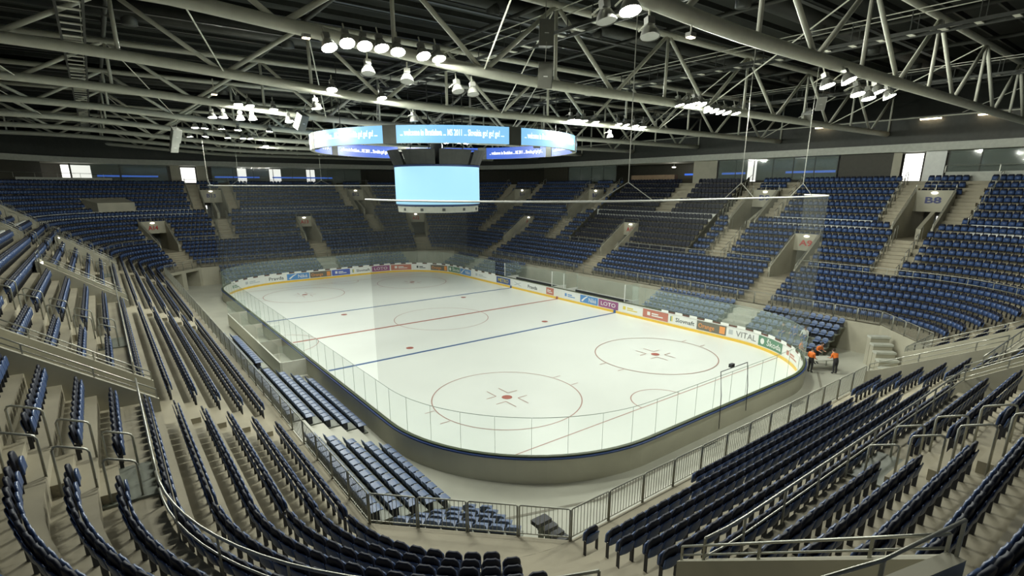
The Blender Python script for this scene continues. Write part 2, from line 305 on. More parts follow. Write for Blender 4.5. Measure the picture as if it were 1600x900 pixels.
# black wire frame gate standing over the near glass
gt = thing('camera_arm', 'thin black pipe frame hooked over the near end glass', 'frame')
MB().tube([(-1.1, -30.42, .2), (-1.1, -30.36, 2.0), (-1.1, -30.2, 3.25), (1.4, -30.2, 3.25), (1.4, -30.36, 2.0), (1.4, -30.42, .55)], .022, 6).build('pipe', M['iron'], gt)
MB().box(.0, .3, -30.12, -29.95, 3.2, 3.38).build('camera_head', M['iron'], gt)
# penalty box on the left side
pb = thing('penalty_box', 'grey panelled penalty box with clear glass behind the left boards', 'penalty box')
for x0, x1, y0, y1, z1, nm in ((-17.0, -16.9, -8.6, 9.2, 1.2, 'back_wall'), (-16.9, -15.37, -8.65, -8.55, 1.2, 'end_wall'), (-16.9, -15.37, 9.15, 9.25, 1.2, 'end_wall')):
    MB().box(x0, x1, y0, y1, .12, z1).build(nm, M['boxwall'], pb)
for y in (-2.6, 3.4): MB().box(-16.9, -15.37, y-.03, y+.03, .1, 1.2).build('partition', M['boxwall'], pb)
for y0, y1 in ((-8.3, -2.9), (-2.3, 3.1), (3.7, 9.0)):
    MB().box(-16.8, -16.4, y0, y1, .42, .48).build('bench', M['wood'], pb); MB().strip([(-16.95, y0, 1.2), (-16.95, y1, 1.2)], [(-16.95, y0, 2.3), (-16.95, y1, 2.3)]).build('back_glass', M['glass'], pb)
for y in (-8.6, -2.6, 3.4, 9.2): MB().strip([(-16.95, y, 1.2), (-15.37, y, 1.2)], [(-16.95, y, 2.3), (-15.37, y, 2.3)]).build('side_glass', M['glass'], pb)
# players' benches on the right side
for y0, y1, lab in ((-9.5, -0.6, 'black and white players bench beside the near blue line'), (1.4, 10.5, 'black and white players bench beside the far blue line')):
    t = thing('players_bench', lab, 'bench', (0, 0, 0), 0, None)
    MB().box(17.2, 17.6, y0, y1, .0, .95).build('back_panel', M['iron'], t); MB().box(15.7, 16.1, y0, y1, .42, .50).build('bench_seat', M['white'], t); MB().box(15.75, 16.05, y0+.1, y1-.1, .1, .42).build('bench_base', M['iron'], t)
    MB().box(15.42, 15.50, y0, y1, .55, 1.0).build('stick_rail', M['iron'], t); MB().box(17.35, 17.4, y0, y1, .95, 1.02).build('top_trim', M['white'], t)
    for y in (y0, y1):
        MB().box(15.37, 17.6, y-.03, y+.03, .0, 1.2).build('end_panel', M['board_in'], t); MB().strip([(15.37, y, 1.2), (17.6, y, 1.2)], [(15.37, y, 2.9), (17.6, y, 2.9)]).build('end_glass', M['glass'], t); MB().box(15.37, 15.43, y-.04, y+.04, 1.2, 2.95).build('white_post', M['white'], t)
    MB().strip([(17.4, y0, 1.0), (17.4, y1, 1.0)], [(17.4, y0, 2.6), (17.4, y1, 2.6)]).build('back_glass', M['glass'], t)
# safety nets on pipes, hung by cables
def rod_and_net(s0, s1, z, lab, lab2, hang):
    ss = bsamp(s0, s1, .8); t = thing('net_pipe', lab, 'pipe')
    MB().tube([(*bpath(q, .15), z) for q in ss], .045, 6).build('pipe', M['white'], t)
    for q in hang:
        p = bpath(q, .15); a = bpath(q-1.3, .15); b = bpath(q+1.3, .15)
        MB().tube([(*a, z), (p[0], p[1], z+.7), (*b, z)], .018, 5).build('sling', M['steel'], t); MB().tube([(p[0], p[1], z+.7), (p[0], p[1], 19.0)], .018, 5).build('hanger_cable', M['steel'], t)
    n = MB().strip([(*bpath(q, .15), 3.0) for q in ss], [(*bpath(q, .15), z) for q in ss]).build('safety_net', M['net']); tag(n, lab2, 'net')
rod_and_net(BST[5]+5.0, BT+1.2, 11.75, 'pale pipe hung on cables carrying the near end net', 'fine grey safety net behind the goal at the near end', (BST[6]+1.5, BST[6]+7.5, BST[7]+2.0))
rod_and_net(41.0, BST[4]+2.5, 12.5, 'pale pipe hung on cables carrying the far end net', 'fine grey safety net behind the goal at the far end', (43.5, BST[1]+9, BST[2]+6, BST[3]+6))

# ------------------------------------------------------------------ concrete bowl
def intervals_without(cuts):      # complement of cut intervals over the perimeter, in u
    ev = []
    for a, b in cuts:
        a %= UT; b %= UT
        ev += [(a, b)] if a < b else [(a, UT), (0, b)]
    ev.sort(); out = []; c = 0.0
    for a, b in ev:
        if a > c+1e-6: out.append((c, a))
        c = max(c, b)
    if c < UT: out.append((c, UT))
    return out
def usamp(a, b):
    pts = {a, b}
    for i, (n, L) in enumerate(SEG):
        s0, s1 = STARTS[i], STARTS[i+1]
        for q in (s0, s1):
            if a < q < b: pts.add(q)
        if n[0] == 'c':
            for q in np.linspace(s0, s1, 25):
                if a < q < b: pts.add(float(q))
    return sorted(pts)
HA, HB = 1.15, 1.45
cutA = [(c-HA, c+HA) for c in VA]; cutB = [(c-HB, c+HB) for c in VB]
terr = MB()
def tread(cuts, d0, d1, z, z_below):
    for a, b in intervals_without(cuts):
        U = usamp(a, b)
        terr.strip([P3(u, d0, z) for u in U], [P3(u, d1, z) for u in U], True)
        terr.strip([P3(u, d0, z_below) for u in U], [P3(u, d0, z) for u in U], True)
        for u in (a, b): terr.add([P3(u, d0, z-1.2), P3(u, d1, z-1.2), P3(u, d1, z), P3(u, d0, z)], [(0, 1, 2, 3)])
pd = 0.0
for i, (ds, dr, z) in enumerate(LOW):
    tread([TUN]+(cutA if i == 5 else []), pd, dr, z, z-.43 if i else z-.05); pd = dr
for i, (ds, dr, z) in enumerate(MID):
    tread((cutA if i < 4 else [])+(cutB if i == 6 else []), pd, dr, z, z-.57); pd = dr
pd = D_LEDGE
for i, (ds, dr, z) in enumerate(UPP):
    tread(cutB if i < 4 else [], pd, dr, z, z-.6); pd = dr
# concourse walkway behind the top row
U = usamp(0, UT); terr.strip([P3(u, pd, 12.75) for u in U], [P3(u, 22, 12.75) for u in U], True); terr.strip([P3(u, pd, 12.3) for u in U], [P3(u, pd, 12.75) for u in U], True)
# corner platforms out to the chamfered fence line
corn = {1: [(-CX-R0, CY), (-CX, CY+R0)], 3: [(CX, CY+R0), (CX+R0, CY)], 5: [(CX+R0, -CY), (CX, -CY-R0)], 7: [(-CX, -CY-R0), (-CX-R0, -CY)]}
for i, (a, b) in corn.items():
    arc = [P3(u, 0, 2.4) for u in np.linspace(STARTS[i], STARTS[i+1]-1e-6, 13)]; terr.add(arc, [tuple(range(12, -1, -1))])
terrace = terr.build('floor_terrace', M['concrete']); tag(terrace, kind='structure')
# front wall of the platform (octagon), with dark doorways in the far left corner
oct_pts = [(-CX-R0, -CY), (-CX-R0, CY), (-CX, CY+R0), (CX, CY+R0), (CX+R0, CY), (CX+R0, -CY), (CX, -CY-R0), (10.5, -CY-R0), None, (5.2, -CY-R0), (-CX, -CY-R0), (-CX-R0, -CY)]
wl = MB()
for a, b in zip(oct_pts[:-1], oct_pts[1:]):
    if a == (-CX-R0, CY) and b == (-CX, CY+R0):       # open bays with a pillar between, under the corner platform
        L2 = lambda f, z: (a[0]+(b[0]-a[0])*f, a[1]+(b[1]-a[1])*f, z)
        for f0, f1, z0 in ((0, .10, 0), (.10, .43, 2.05), (.43, .55, 0), (.55, .92, 2.05), (.92, 1, 0)): wl.add([L2(f0, z0), L2(f1, z0), L2(f1, 2.4), L2(f0, 2.4)], [(0, 1, 2, 3)])
    elif a and b: wl.add([(*a, 0), (*b, 0), (*b, 2.4), (*a, 2.4)], [(0, 1, 2, 3)])
wl.build('wall_platform', M['concrete_wall']).__setitem__('kind', 'structure')
for k, (fa, fb) in enumerate(((.10, .43), (.55, .92))):
    a, b = Vector((-CX-R0, CY)), Vector((-CX, CY+R0)); p, q = a.lerp(b, fa), a.lerp(b, fb); n = Vector((-.707, .707))*7.0; d = MB()
    p2, q2 = p+n, q+n
    for e, f in ((p, p2), (p2, q2), (q2, q)): d.add([(*e, 0), (*f, 0), (*f, 2.05), (*e, 2.05)], [(0, 1, 2, 3)])
    d.add([(*p, 2.05), (*q, 2.05), (*q2, 2.05), (*p2, 2.05)], [(0, 1, 2, 3)]); tag(d.build('door_%d' % (k+1), M['concrete_wall']), kind='structure')
# tunnel through the lower tier at the near end: side walls, steps on its far side
def sloped_wall(name, u, d0, d1, zb, ztop, th=.16, m='concrete_wall', parent=None):
    """wall standing along the radial line u; ztop(d) gives its top"""
    du = th/2*du_per_m(u, (d0+d1)/2); ds = np.linspace(d0, d1, max(2, int((d1-d0)/.8)+2)); b = MB()
    A = [P3(u-du, d, zb) for d in ds]; A2 = [P3(u-du, d, ztop(d)) for d in ds]; B = [P3(u+du, d, zb) for d in ds]; B2 = [P3(u+du, d, ztop(d)) for d in ds]
    b.strip(A, A2); b.strip(A2, B2); b.strip(B2, B); b.add([A[0], A2[0], B2[0], B[0]], [(0, 1, 2, 3)]); b.add([A[-1], A2[-1], B2[-1], B[-1]], [(3, 2, 1, 0)])
    o = b.build(name, M[m], parent)
    if not parent: tag(o, kind='structure')
    return o
lowtop = lambda d: 2.4+.43/.81*max(0, d-.1)
midtop = lambda d: 5.0+.57/.81*(d-5.25)
upptop = lambda d: 8.92+.58/.81*(d-11.1)
for k, u in enumerate(TUN): sloped_wall('wall_tunnel_%d' % (k+1), u, 0, 5.0, 0, lambda d: lowtop(d)+.75)
b = MB(); b.hexa([P3(TUN[0], 4.9, 2.6), P3(TUN[1], 4.9, 2.6), P3(TUN[1], 5.2, 2.6), P3(TUN[0], 5.2, 2.6), P3(TUN[0], 4.9, 5.4), P3(TUN[1], 4.9, 5.4), P3(TUN[1], 5.2, 5.4), P3(TUN[0], 5.2, 5.4)])
tag(b.build('wall_tunnel_header', M['concrete_wall']), kind='structure')
st = thing('access_steps', 'white steps climbing beside the slanting fence to the platform behind the workers', 'steps', (17.0, -31.7, 0), math.radians(45))
for k in range(5): MB().box(-1.3+.5*k, -.75+.5*k, -.55, .75, .42*(k+1)-.14, .42*(k+1)).build('tread', M['soffit'], st); MB().box(-1.25+.5*k, -.8+.5*k, -.50, .73, 0, .42*(k+1)-.14).build('riser', M['concrete_wall'], st)
# vomitories
def rail_run(name, pts, label, group, posts=True, r=.028, drop=.45, mid=True, hpost=.9, m='steel'):
    t = thing(name, label, 'handrail', group=group); MB().tube(pts, r, 6).build('top_rail', M[m], t, True)
    if mid: MB().tube([(p[0], p[1], p[2]-drop) for p in pts], r*.75, 6).build('mid_rail', M[m], t, True)
    if posts:
        L = 0; last = -9
        for i, p in enumerate(pts):
            if i: L += (Vector(p)-Vector(pts[i-1])).length
            if L-last >= 1.4 or i == len(pts)-1: MB().box(p[0]-.02, p[0]+.02, p[1]-.02, p[1]+.02, p[2]-hpost, p[2]).build('post', M[m], t); last = L
    return t
lamp_me = MB(); lamp_me.add([(.26*math.cos(a), 0, .09*math.sin(a)) for a in np.linspace(0, 2*math.pi, 16, endpoint=False)]+[(.2*math.cos(a), -.09, .06*math.sin(a)) for a in np.linspace(0, 2*math.pi, 16, endpoint=False)], [(i, (i+1) % 16, 16+(i+1) % 16, 16+i) for i in range(16)]+[tuple(range(16, 32))]); lamp_me = lamp_me.mesh('bulkhead_lamp', M['bulk'])
def slot(u, hw, d0, d1, zf, top, head_top, sign, smat, kind, idx, door_h=2.25):
    for sgn in (-1, 1): sloped_wall('wall_%s_side_%d' % (kind, idx*2+(sgn+1)//2+1), u+sgn*hw, d0, d1, zf-.3, lambda d: max(top(d)+.62, zf+.9))
    root = link('wall_%s_%d' % (kind, idx+1), None); tag(root, kind='structure')
    q = lambda s, d, z: P3(u+s*hw, d, z); hz = zf+door_h
    b = MB(); b.hexa([q(-1, d1, hz), q(1, d1, hz), q(1, d1+.2, hz), q(-1, d1+.2, hz), q(-1, d1, head_top), q(1, d1, head_top), q(1, d1+.2, head_top), q(-1, d1+.2, head_top)]); b.build('header', M['concrete_wall'], root)
    b = MB(); b.add([q(-1, d0, zf), q(1, d0, zf), q(1, d1+3.5, zf), q(-1, d1+3.5, zf)], [(0, 1, 2, 3)]); b.build('passage_floor', M['concrete'], root)
    b = MB(); b.add([q(-1, d1+.1, zf), q(-1, d1+3.5, zf), q(-1, d1+3.5, hz+.05), q(-1, d1+.1, hz+.05)], [(0, 1, 2, 3)]); b.add([q(1, d1+.1, zf), q(1, d1+3.5, zf), q(1, d1+3.5, hz+.05), q(1, d1+.1, hz+.05)], [(3, 2, 1, 0)]); b.add([q(-1, d1+.1, hz+.02), q(1, d1+.1, hz+.02), q(1, d1+3.5, hz+.02), q(-1, d1+3.5, hz+.02)], [(0, 1, 2, 3)]); b.build('passage_lining', M['concrete_wall'], root)
    b = MB(); b.add([q(-1, d1+3.5, zf), q(1, d1+3.5, zf), q(1, d1+3.5, hz), q(-1, d1+3.5, hz)], [(0, 1, 2, 3)]); b.build('back_doors', M['door_grey'], root)
    for s in {('lower_vomitory', 3): (-.45, .25), ('upper_vomitory', 4): (-.45,), ('upper_vomitory', 5): (.0,), ('upper_vomitory', 9): (-.3,)}.get((kind, idx), ()):
        b = MB(); b.add([q(s, d1+3.45, zf+1.2), q(s+.25, d1+3.45, zf+1.2), q(s+.25, d1+3.45, zf+1.75), q(s, d1+3.45, zf+1.75)], [(0, 1, 2, 3)]); b.build('lit_notice', M['daylight'], root)
    if kind == 'upper_vomitory':
        b = MB(); b.hexa([q(.0, d0+1.2, zf), q(.22, d0+1.2, zf), q(.22, d1, zf), q(.0, d1, zf), q(.0, d0+1.2, zf+.9), q(.22, d0+1.2, zf+.9), q(.22, d1, hz), q(.0, d1, hz)]); b.build('centre_pier', M['concrete_wall'], root)
    _, n = pos(u, d1); p = [(q(-1, d1, 0)[k]+q(1, d1, 0)[k])/2-n[k]*.01 for k in (0, 1)]; rz = math.atan2(n[1], n[0])-math.pi/2
    lo = link('bulkhead_lamp', lamp_me, None, (p[0], p[1], head_top-.22), rz); tag(lo, 'small oval bulkhead lamp glowing on a passage header', 'wall lamp', 'bulkhead lamps over the stand passages')
    if sign:
        t = Vector((n[1], -n[0]))
        put_text('sign_lettering', sign, .75, M[smat], lambda x, y: (p[0]+t.x*(x-.6)-n[0]*.02, p[1]+t.y*(x-.6)-n[1]*.02, head_top-1.1+y), root, 1.2, .02)
    zr = head_top+.5; rail_run('passage_rail', [q(-1, d1+.1, zr), q(0, d1+.1, zr), q(1, d1+.1, zr)], 'short steel guard rail on top of a stand passage header', 'rails over the passage headers', True, .024, .25, False, .5)
    for sgn in (-1, 1):
        ds = np.linspace(d0+.05, d1, 6); rail_run('passage_handrail', [P3(u+sgn*hw, d, max(top(d)+.62, zf+.9)+.32) for d in ds], 'sloping steel handrail on top of a stand passage side wall', 'handrails on the passage side walls', True, .026, .2, True, .34)
for u_ in TUN: rail_run('tunnel_rail', [P3(u_, d, lowtop(d)+1.15) for d in np.linspace(.1, 5.0, 6)], 'sloping steel handrail on a wall of the rink access tunnel', 'handrails on the tunnel walls', True, .026, .22, True, .42)
for i, c in enumerate(VA): slot(c, HA, LOW[4][1], MID[3][1]-.08, LOW[4][2], midtop, 7.95, NAME_A[i], 'a_sred', 'lower_vomitory', i)
for i, c in enumerate(VB): slot(c, HB, MID[5][1], UPP[3][1]-.08, MID[5][2], upptop, 11.95, NAME_B[i], 'a_sblue', 'upper_vomitory', i)
# pale ledge (parapet) between middle and upper blocks
for k, (a, b_) in enumerate(intervals_without([(c-3.2, c+3.2) for c in VB])):
    U = usamp(a, b_); b = MB(); z0, z1 = 8.3, 9.32
    b.strip([P3(u, D_LEDGE-.0, z0) for u in U], [P3(u, D_LEDGE-.02, z1) for u in U], True); b.strip([P3(u, D_LEDGE-.02, z1) for u in U], [P3(u, D_LEDGE+.16, z1) for u in U], True); b.strip([P3(u, D_LEDGE+.16, z1) for u in U], [P3(u, D_LEDGE+.16, 8.8) for u in U], True)
    tag(b.build('trim_%d' % (k+1), M['white']), kind='structure')
# aisle steps: one shared block each for the three tiers
def step_mesh(wd, dp, h): return MB().box(-wd/2, wd/2, -dp, 0, 0, h).mesh('step', M['concrete'])
sm_low, sm_mid, sm_upp = step_mesh(1.9, .38, .215), step_mesh(1.7, .38, .285), step_mesh(1.3, .38, .29)
def steps(u, rows, me, skip_last=0):
    for i in range(len(rows)-1-skip_last):
        p, n = pos(u, rows[i][1]); o = link('step', me, terrace, (p[0], p[1], rows[i][2]), math.atan2(n[1], n[0])-math.pi/2)
for c in VA: steps(c, LOW, sm_low, 1)
for c in VB:
    steps(c, MID, sm_mid, 1)
    for s in (-1, 1): steps(c+s*2.3*du_per_m(c, 14), UPP, sm_upp)
# smooth grey landings where the middle aisles meet the guard rail
for c in VB:
    k = 1.0*du_per_m(c, 5.4); b = MB(); b.hexa([P3(c-k, 4.96, 4.9), P3(c+k, 4.96, 4.9), P3(c+k, 6.1, 4.9), P3(c-k, 6.1, 4.9), P3(c-k, 4.96, 5.06), P3(c+k, 4.96, 5.06), P3(c+k, 6.1, 5.06), P3(c-k, 6.1, 5.06)]); b.build('landing_slab', M['slab'], terrace)
# guard rail above the lower tier
for a, b_ in intervals_without([(c-HA, c+HA) for c in VA]):
    rail_run('guard_rail', [P3(u, D_RAIL+.03, 5.9) for u in sum([list(np.linspace(p, q, max(2, int((q-p)/1.5)+1)))[:-1] for p, q in zip(usamp(a, b_)[:-1], usamp(a, b_)[1:])], [])+[b_]], 'long steel guard rail along the back of the lower tier', 'guard rails behind the lower tier', True, .032, .42, True, .95)
# hoop handrails beside the aisles
hoop = MB().tube([(0, -.30, -.02), (0, -.30, .90), (0, -.27, .98), (0, -.20, 1.02), (0, .22, 1.20), (0, .29, 1.19), (0, .32, 1.12), (0, .32, -.02)], .028, 6).mesh('hoop_handrail', M['steel'], True)
def put_hoop(u, d, z, lab, grp):
    p, n = pos(u, d); o = link('hoop_handrail', hoop, None, (p[0], p[1], z), math.atan2(n[1], n[0])-math.pi/2); tag(o, lab, 'handrail', grp)
for c in VB:
    for i, (ds, dr, z) in enumerate(MID[:6]):
        for s in (-1, 1): put_hoop(c+s*.9*du_per_m(c, ds), ds-.1, z, 'bent steel hoop handrail at the end of a middle tier row', 'hoop handrails of the middle tier aisles')
for c in VB[2:10]:
    for i, (ds, dr, z) in enumerate(UPP):
        for s in (-2.95, 2.95): put_hoop(c+s*du_per_m(c, ds), ds-.1, z, 'bent steel hoop handrail at the end of an upper tier row', 'hoop handrails of the upper tier aisles')

# ------------------------------------------------------------------ fence on the platform edge
def fence_run(a, b, z=2.4, h=1.03):
    mx, my = (a[0]+b[0])/2, (a[1]+b[1])/2; slant = abs(a[0]-b[0]) > .1 and abs(a[1]-b[1]) > .1
    where = ('slanting across the %s corner' % {(-1, -1): 'gate steps', (-1, 1): 'dark doorways', (1, 1): 'far bench', (1, -1): 'access steps'}[(1 if mx > 0 else -1, 1 if my > 0 else -1)]) if slant else ('along the penalty box side' if mx < -18 else 'along the players bench side' if mx > 18 else 'behind the far goal' if my > 0 else 'along the near end between gate and tunnel' if mx < 5 else 'beyond the tunnel at the near end')
    a, b = Vector(a), Vector(b); L = (b-a).length; n = max(1, round(L/1.65)); 
    for i in range(n):
        p, q = a.lerp(b, i/n), a.lerp(b, (i+1)/n); t = (q-p).normalized(); l = (q-p).length
        o = thing('fence_panel', 'grey barred fence panel '+where, 'fence', (p.x, p.y, z), math.atan2(t.y, t.x), 'fence panels '+where)
        key = round(l, 3)
        if key not in FM:
            f = MB().tube([(.03, 0, 0), (.03, 0, h-.04), (.07, 0, h), (l-.07, 0, h), (l-.03, 0, h-.04), (l-.03, 0, 0)], .026, 6).mesh('frame', M['fence'], True)
            r = MB().box(.04, l-.04, -.012, .012, .09, .12).mesh('bottom_rail', M['fence']); bb = MB()
            nb = int(l/.125)
            for j in range(1, nb): x = l*j/nb; bb.box(x-.007, x+.007, -.007, .007, .1, h-.01)
            FM[key] = (f, r, bb.mesh('bars', M['fence']))
        for me in FM[key]: link(me.name.split('.')[0], me, o)
FM = {}
for a, b in zip(oct_pts[:-1], oct_pts[1:]):
    if a and b: fence_run(a, b)
# dark steps inside the near gate
gs = thing('gate_steps', 'dark open treads leading down from the fence gate to the rink floor', 'steps')
for k in range(5): MB().box(-15.35+.29*k, -14.75+.29*k, -32.85, -32.5, 1.78-.36*k, 1.92-.36*k).build('tread', M['iron'], gs)
for k in range(5): MB().box(-15.07+.29*k, -15.03+.29*k, -32.8, -32.55, 0, 1.80-.36*k).build('leg', M['slab'], gs)

# ------------------------------------------------------------------ seats
def panel_shape(wd, z0, z1, y0, lean, th, top_r, nx=7, nz=7, cup=.03):
    """rounded-top cupped panel, quads"""
    b = MB(); F = []; B = []
    for k in range(nz+1):
        t = k/nz; z = z0+(z1-z0)*t; hw = wd/2*(1 if t < 1-top_r else math.sqrt(max(.08, 1-((t-(1-top_r))/top_r)**2*.75)))
        for j in range(nx+1):
            s = -1+2*j/nx; y = y0+lean*t-cup*(s*s)*(1-.3*t); F.append((s*hw, y, z)); B.append((s*hw*.97, y+th, z))
    n = nx+1; b.v = F+B; o = len(F)
    for k in range(nz):
        for j in range(nx):
            a = k*n+j; b.f.append((a, a+1, a+n+1, a+n)); b.f.append((o+a, o+a+n, o+a+n+1, o+a+1))
    for j in range(nx): b.f.append((j, o+j, o+j+1, j+1)); a = nz*n+j; b.f.append((a, a+1, o+a+1, o+a))
    for k in range(nz): a = k*n; b.f.append((a, a+n, o+a+n, o+a)); a = k*n+nx; b.f.append((a, o+a, o+a+n, a+n))
    return b
me_back = panel_shape(.44, .46, .865, -.075, .045, .065, .45, cup=.02).mesh('backrest', M['navydark'], True)
me_shell = panel_shape(.455, .38, .69, .0, .055, .022, .18, cup=.03).mesh('back_shell', M['navy'], True)
me_pan = panel_shape(.43, .40, .715, -.17, .02, .05, .3, cup=.012).mesh('seat_pan', M['navy'], True)
ped = MB(); ped.box(-.243, -.221, -.10, -.01, 0, .44); ped.box(.221, .243, -.10, -.01, 0, .44); ped.box(-.23, .23, -.08, -.04, .40, .43); me_ped = ped.mesh('pedestal', M['iron'])
lo = MB()
def hx(w0, w1, y0, y1, th, z0, z1): lo.hexa([(-w0, y0, z0), (w0, y0, z0), (w0, y0+th, z0), (-w0, y0+th, z0), (-w1, y1, z1), (w1, y1, z1), (w1, y1+th, z1), (-w1, y1+th, z1)])
hx(.225, .215, 0, .055, .02, .38, .69); hx(.215, .205, -.17, -.15, .05, .40, .715); n_blue = len(lo.f); hx(.215, .215, -.075, -.045, .06, .60, .76); hx(.215, .16, -.045, -.03, .06, .76, .865)
LOV = np.array(lo.v); LOF = np.array(lo.f); LOM = np.array([0]*n_blue+[2]*(len(LOF)-n_blue))
leg = MB(); leg.box(-.245, -.22, -.10, -.01, 0, .42); LOV = np.vstack([LOV, leg.v]); LOF = np.vstack([LOF, np.array(leg.f)+len(lo.v)]); LOM = np.concatenate([LOM, np.ones(len(leg.f), int)])
PITCH_S = .50
def row_seats(d, skips, cuts=()):
    """seat positions along one whole ring at offset d; skips: (centre u, half width m)"""
    out = []
    for a, b in intervals_without(list(cuts)):
        for p, q in zip(usamp(a, b)[:-1], usamp(a, b)[1:]): pass
        u = a+.3*du_per_m(a, d)
        while u < b-.25*du_per_m(u, d):
            if not any(dist_m(u, c, d) < hw+.25 for c, hw in skips):
                out.append(u)
            e = float(STARTS[np.searchsorted(STARTS, u+1e-9, 'right')]); k = du_per_m(u, d); m_ = PITCH_S      # even pitch across straight and curve
            u = u+m_*k if u+m_*k <= e or e >= UT else e+(m_-(e-u)/k)*du_per_m(e+1e-6, d)
    return out
seats = []; vips = []
for i, (d, dr, z) in enumerate(LOW):
    for u in row_seats(d, [(c, 1.0 if i < 5 else HA/du_per_m(c, d)+.16) for c in VA]+([(uN(-13.0), 1.9)] if i == 0 else []), [(TUN[0]-.3, TUN[1]+.3)]): seats.append((u, d, z))
for i, (d, dr, z) in enumerate(MID):
    for u in row_seats(d, ([(c, HA/du_per_m(c, d)+.16) for c in VA] if i < 4 else [])+[(c, .95 if i < 6 else HB+.16) for c in VB]+[(q, .12) for q in VIP]):
        (vips if VIP[0] < u < VIP[1] else seats).append((u, d, z))
stair_vip = uR(-1.4)
for i, (d, dr, z) in enumerate(UPP):
    for u in row_seats(d, ([(c, HB/du_per_m(c, d)+.16) for c in VB] if i < 4 else [])+[(q, .12) for q in VIP]+[(c+s*2.3*du_per_m(c, 14), .62) for c in VB for s in (-1, 1)]+[(stair_vip, 1.0)]+([(STARTS[1]+9.7, 2.6)] if i < 3 else [])):
        (vips if VIP[0] < u < VIP[1] else seats).append((u, d, z))
def xf(lst):
    A = np.zeros((len(lst), 4))
    for k, (u, d, z) in enumerate(lst):
        p, n = pos(u, d); A[k] = (p[0], p[1], z, math.atan2(n[1], n[0])-math.pi/2)
    return A
def project(A):
    V = A[:, :3]+np.array([0, 0, .5])-np.array(CAM); c = V@np.array(fw); a = V@np.array(r2); b = V@np.array(u2)
    return 800+831.47*a/np.maximum(c, .01), 517.2-831.47*b/np.maximum(c, .01), c
ORD = ['first', 'second', 'third', 'fourth', 'fifth', 'sixth', 'seventh']
SIDE = {'L': 'on the penalty box side', 'F': 'behind the far goal', 'R': 'on the players bench side', 'N': 'along the straight near end', 'c1': 'in the far penalty box corner', 'c2': 'in the far bench corner', 'c3': 'by the access steps', 'c4': 'above the gate steps'}
def side_of(u): return SIDE[SEG[min(int(np.searchsorted(STARTS, u % UT, 'right')-1), 7)][0]]
def seat_phrase(u, d):
    for rows, txt in ((LOW, '%s row from the barred fence'), (MID, '%s row above the guard rail'), (UPP, '%s row above the pale ledge')):
        for i, q in enumerate(rows):
            if abs(q[0]-d) < .01: return txt % ORD[i]+', '+side_of(u)
A = xf(seats); keep_ = ~((A[:, 0] < -22) & (A[:, 1] < -40.3) & (np.hypot(A[:, 0]-CAM.x, A[:, 1]-CAM.y) < 3.0)); A = A[keep_]; SU = [seats[k] for k in np.nonzero(keep_)[0]]
pu, pv, pc = project(A); vis = (pc > .5) & (pu > -25) & (pu < 1625) & (pv < 925) & (pv > 0)
dist = np.where(vis, pc, 1e6); order = np.argsort(dist); near = order[:300]; rest = order[300:]
for k in near:
    ph = seat_phrase(SU[k][0], SU[k][1]); t = thing('stadium_seat', 'navy seat, '+ph, 'seat', A[k, :3].tolist(), float(A[k, 3]), 'navy seats, '+ph)
    link('backrest', me_back, t); link('back_shell', me_shell, t); link('seat_pan', me_pan, t); link('pedestal', me_ped, t)
def scatter(name, A, V, F, MI, mats):
    n = len(A); c, s = np.cos(A[:, 3]), np.sin(A[:, 3]); k = len(V)
    X = np.empty((n, k, 3)); X[:, :, 0] = V[None, :, 0]*c[:, None]-V[None, :, 1]*s[:, None]+A[:, 0:1]; X[:, :, 1] = V[None, :, 0]*s[:, None]+V[None, :, 1]*c[:, None]+A[:, 1:2]; X[:, :, 2] = V[None, :, 2]+A[:, 2:3]
    FF = (F[None]+(np.arange(n)*k)[:, None, None]).reshape(-1, 4)
    return link(name, fast_mesh(name, X.reshape(-1, 3), FF, mats, np.tile(MI, n)))
# leave out those far out of view (behind the camera)
rest = np.array([k for k in rest if pc[k] > -6])
o = scatter('stadium_seat_rows', A[rest], LOV, LOF, LOM, [M['navy'], M['iron'], M['navydark']]); tag(o, 'rows upon rows of navy blue tip-up seats filling the tiers around the rink', 'seats', kind='stuff')
AV = xf(vips); dv = np.hypot(AV[:, 0]-CAM.x, AV[:, 1]-CAM.y); ov = np.argsort(dv)
vip_one = MB(); vip_one.v = [tuple(v) for v in LOV]; vip_one.f = [tuple(f) for f in LOF]; vip_me = vip_one.mesh('padded_seat', [M['navydark'], M['iron'], M['navydark']]); vip_me.polygons.foreach_set('material_index', LOM)
for k in ov[:300]: tag(link('padded_seat', vip_me, None, AV[k, :3].tolist(), float(AV[k, 3])), 'blackish padded tip-up seat in the box section above the players benches', 'seat', 'dark padded seats of the box section')
if len(ov) > 300: o = scatter('padded_seat_rows', AV[ov[300:]], LOV, LOF, LOM, [M['navydark'], M['iron'], M['navydark']]); tag(o, 'further rows of blackish padded seats high in the box section', 'seats', kind='stuff')
# walls bounding the padded section
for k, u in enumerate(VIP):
    sloped_wall('wall_box_%d' % (k*2+1), u, 5.8, 10.7, 4.8, lambda d: midtop(d)+.55, m='panel'); sloped_wall('wall_box_%d' % (k*2+2), u, 10.8, 16.5, 8.7, lambda d: upptop(d)+.55, m='panel')
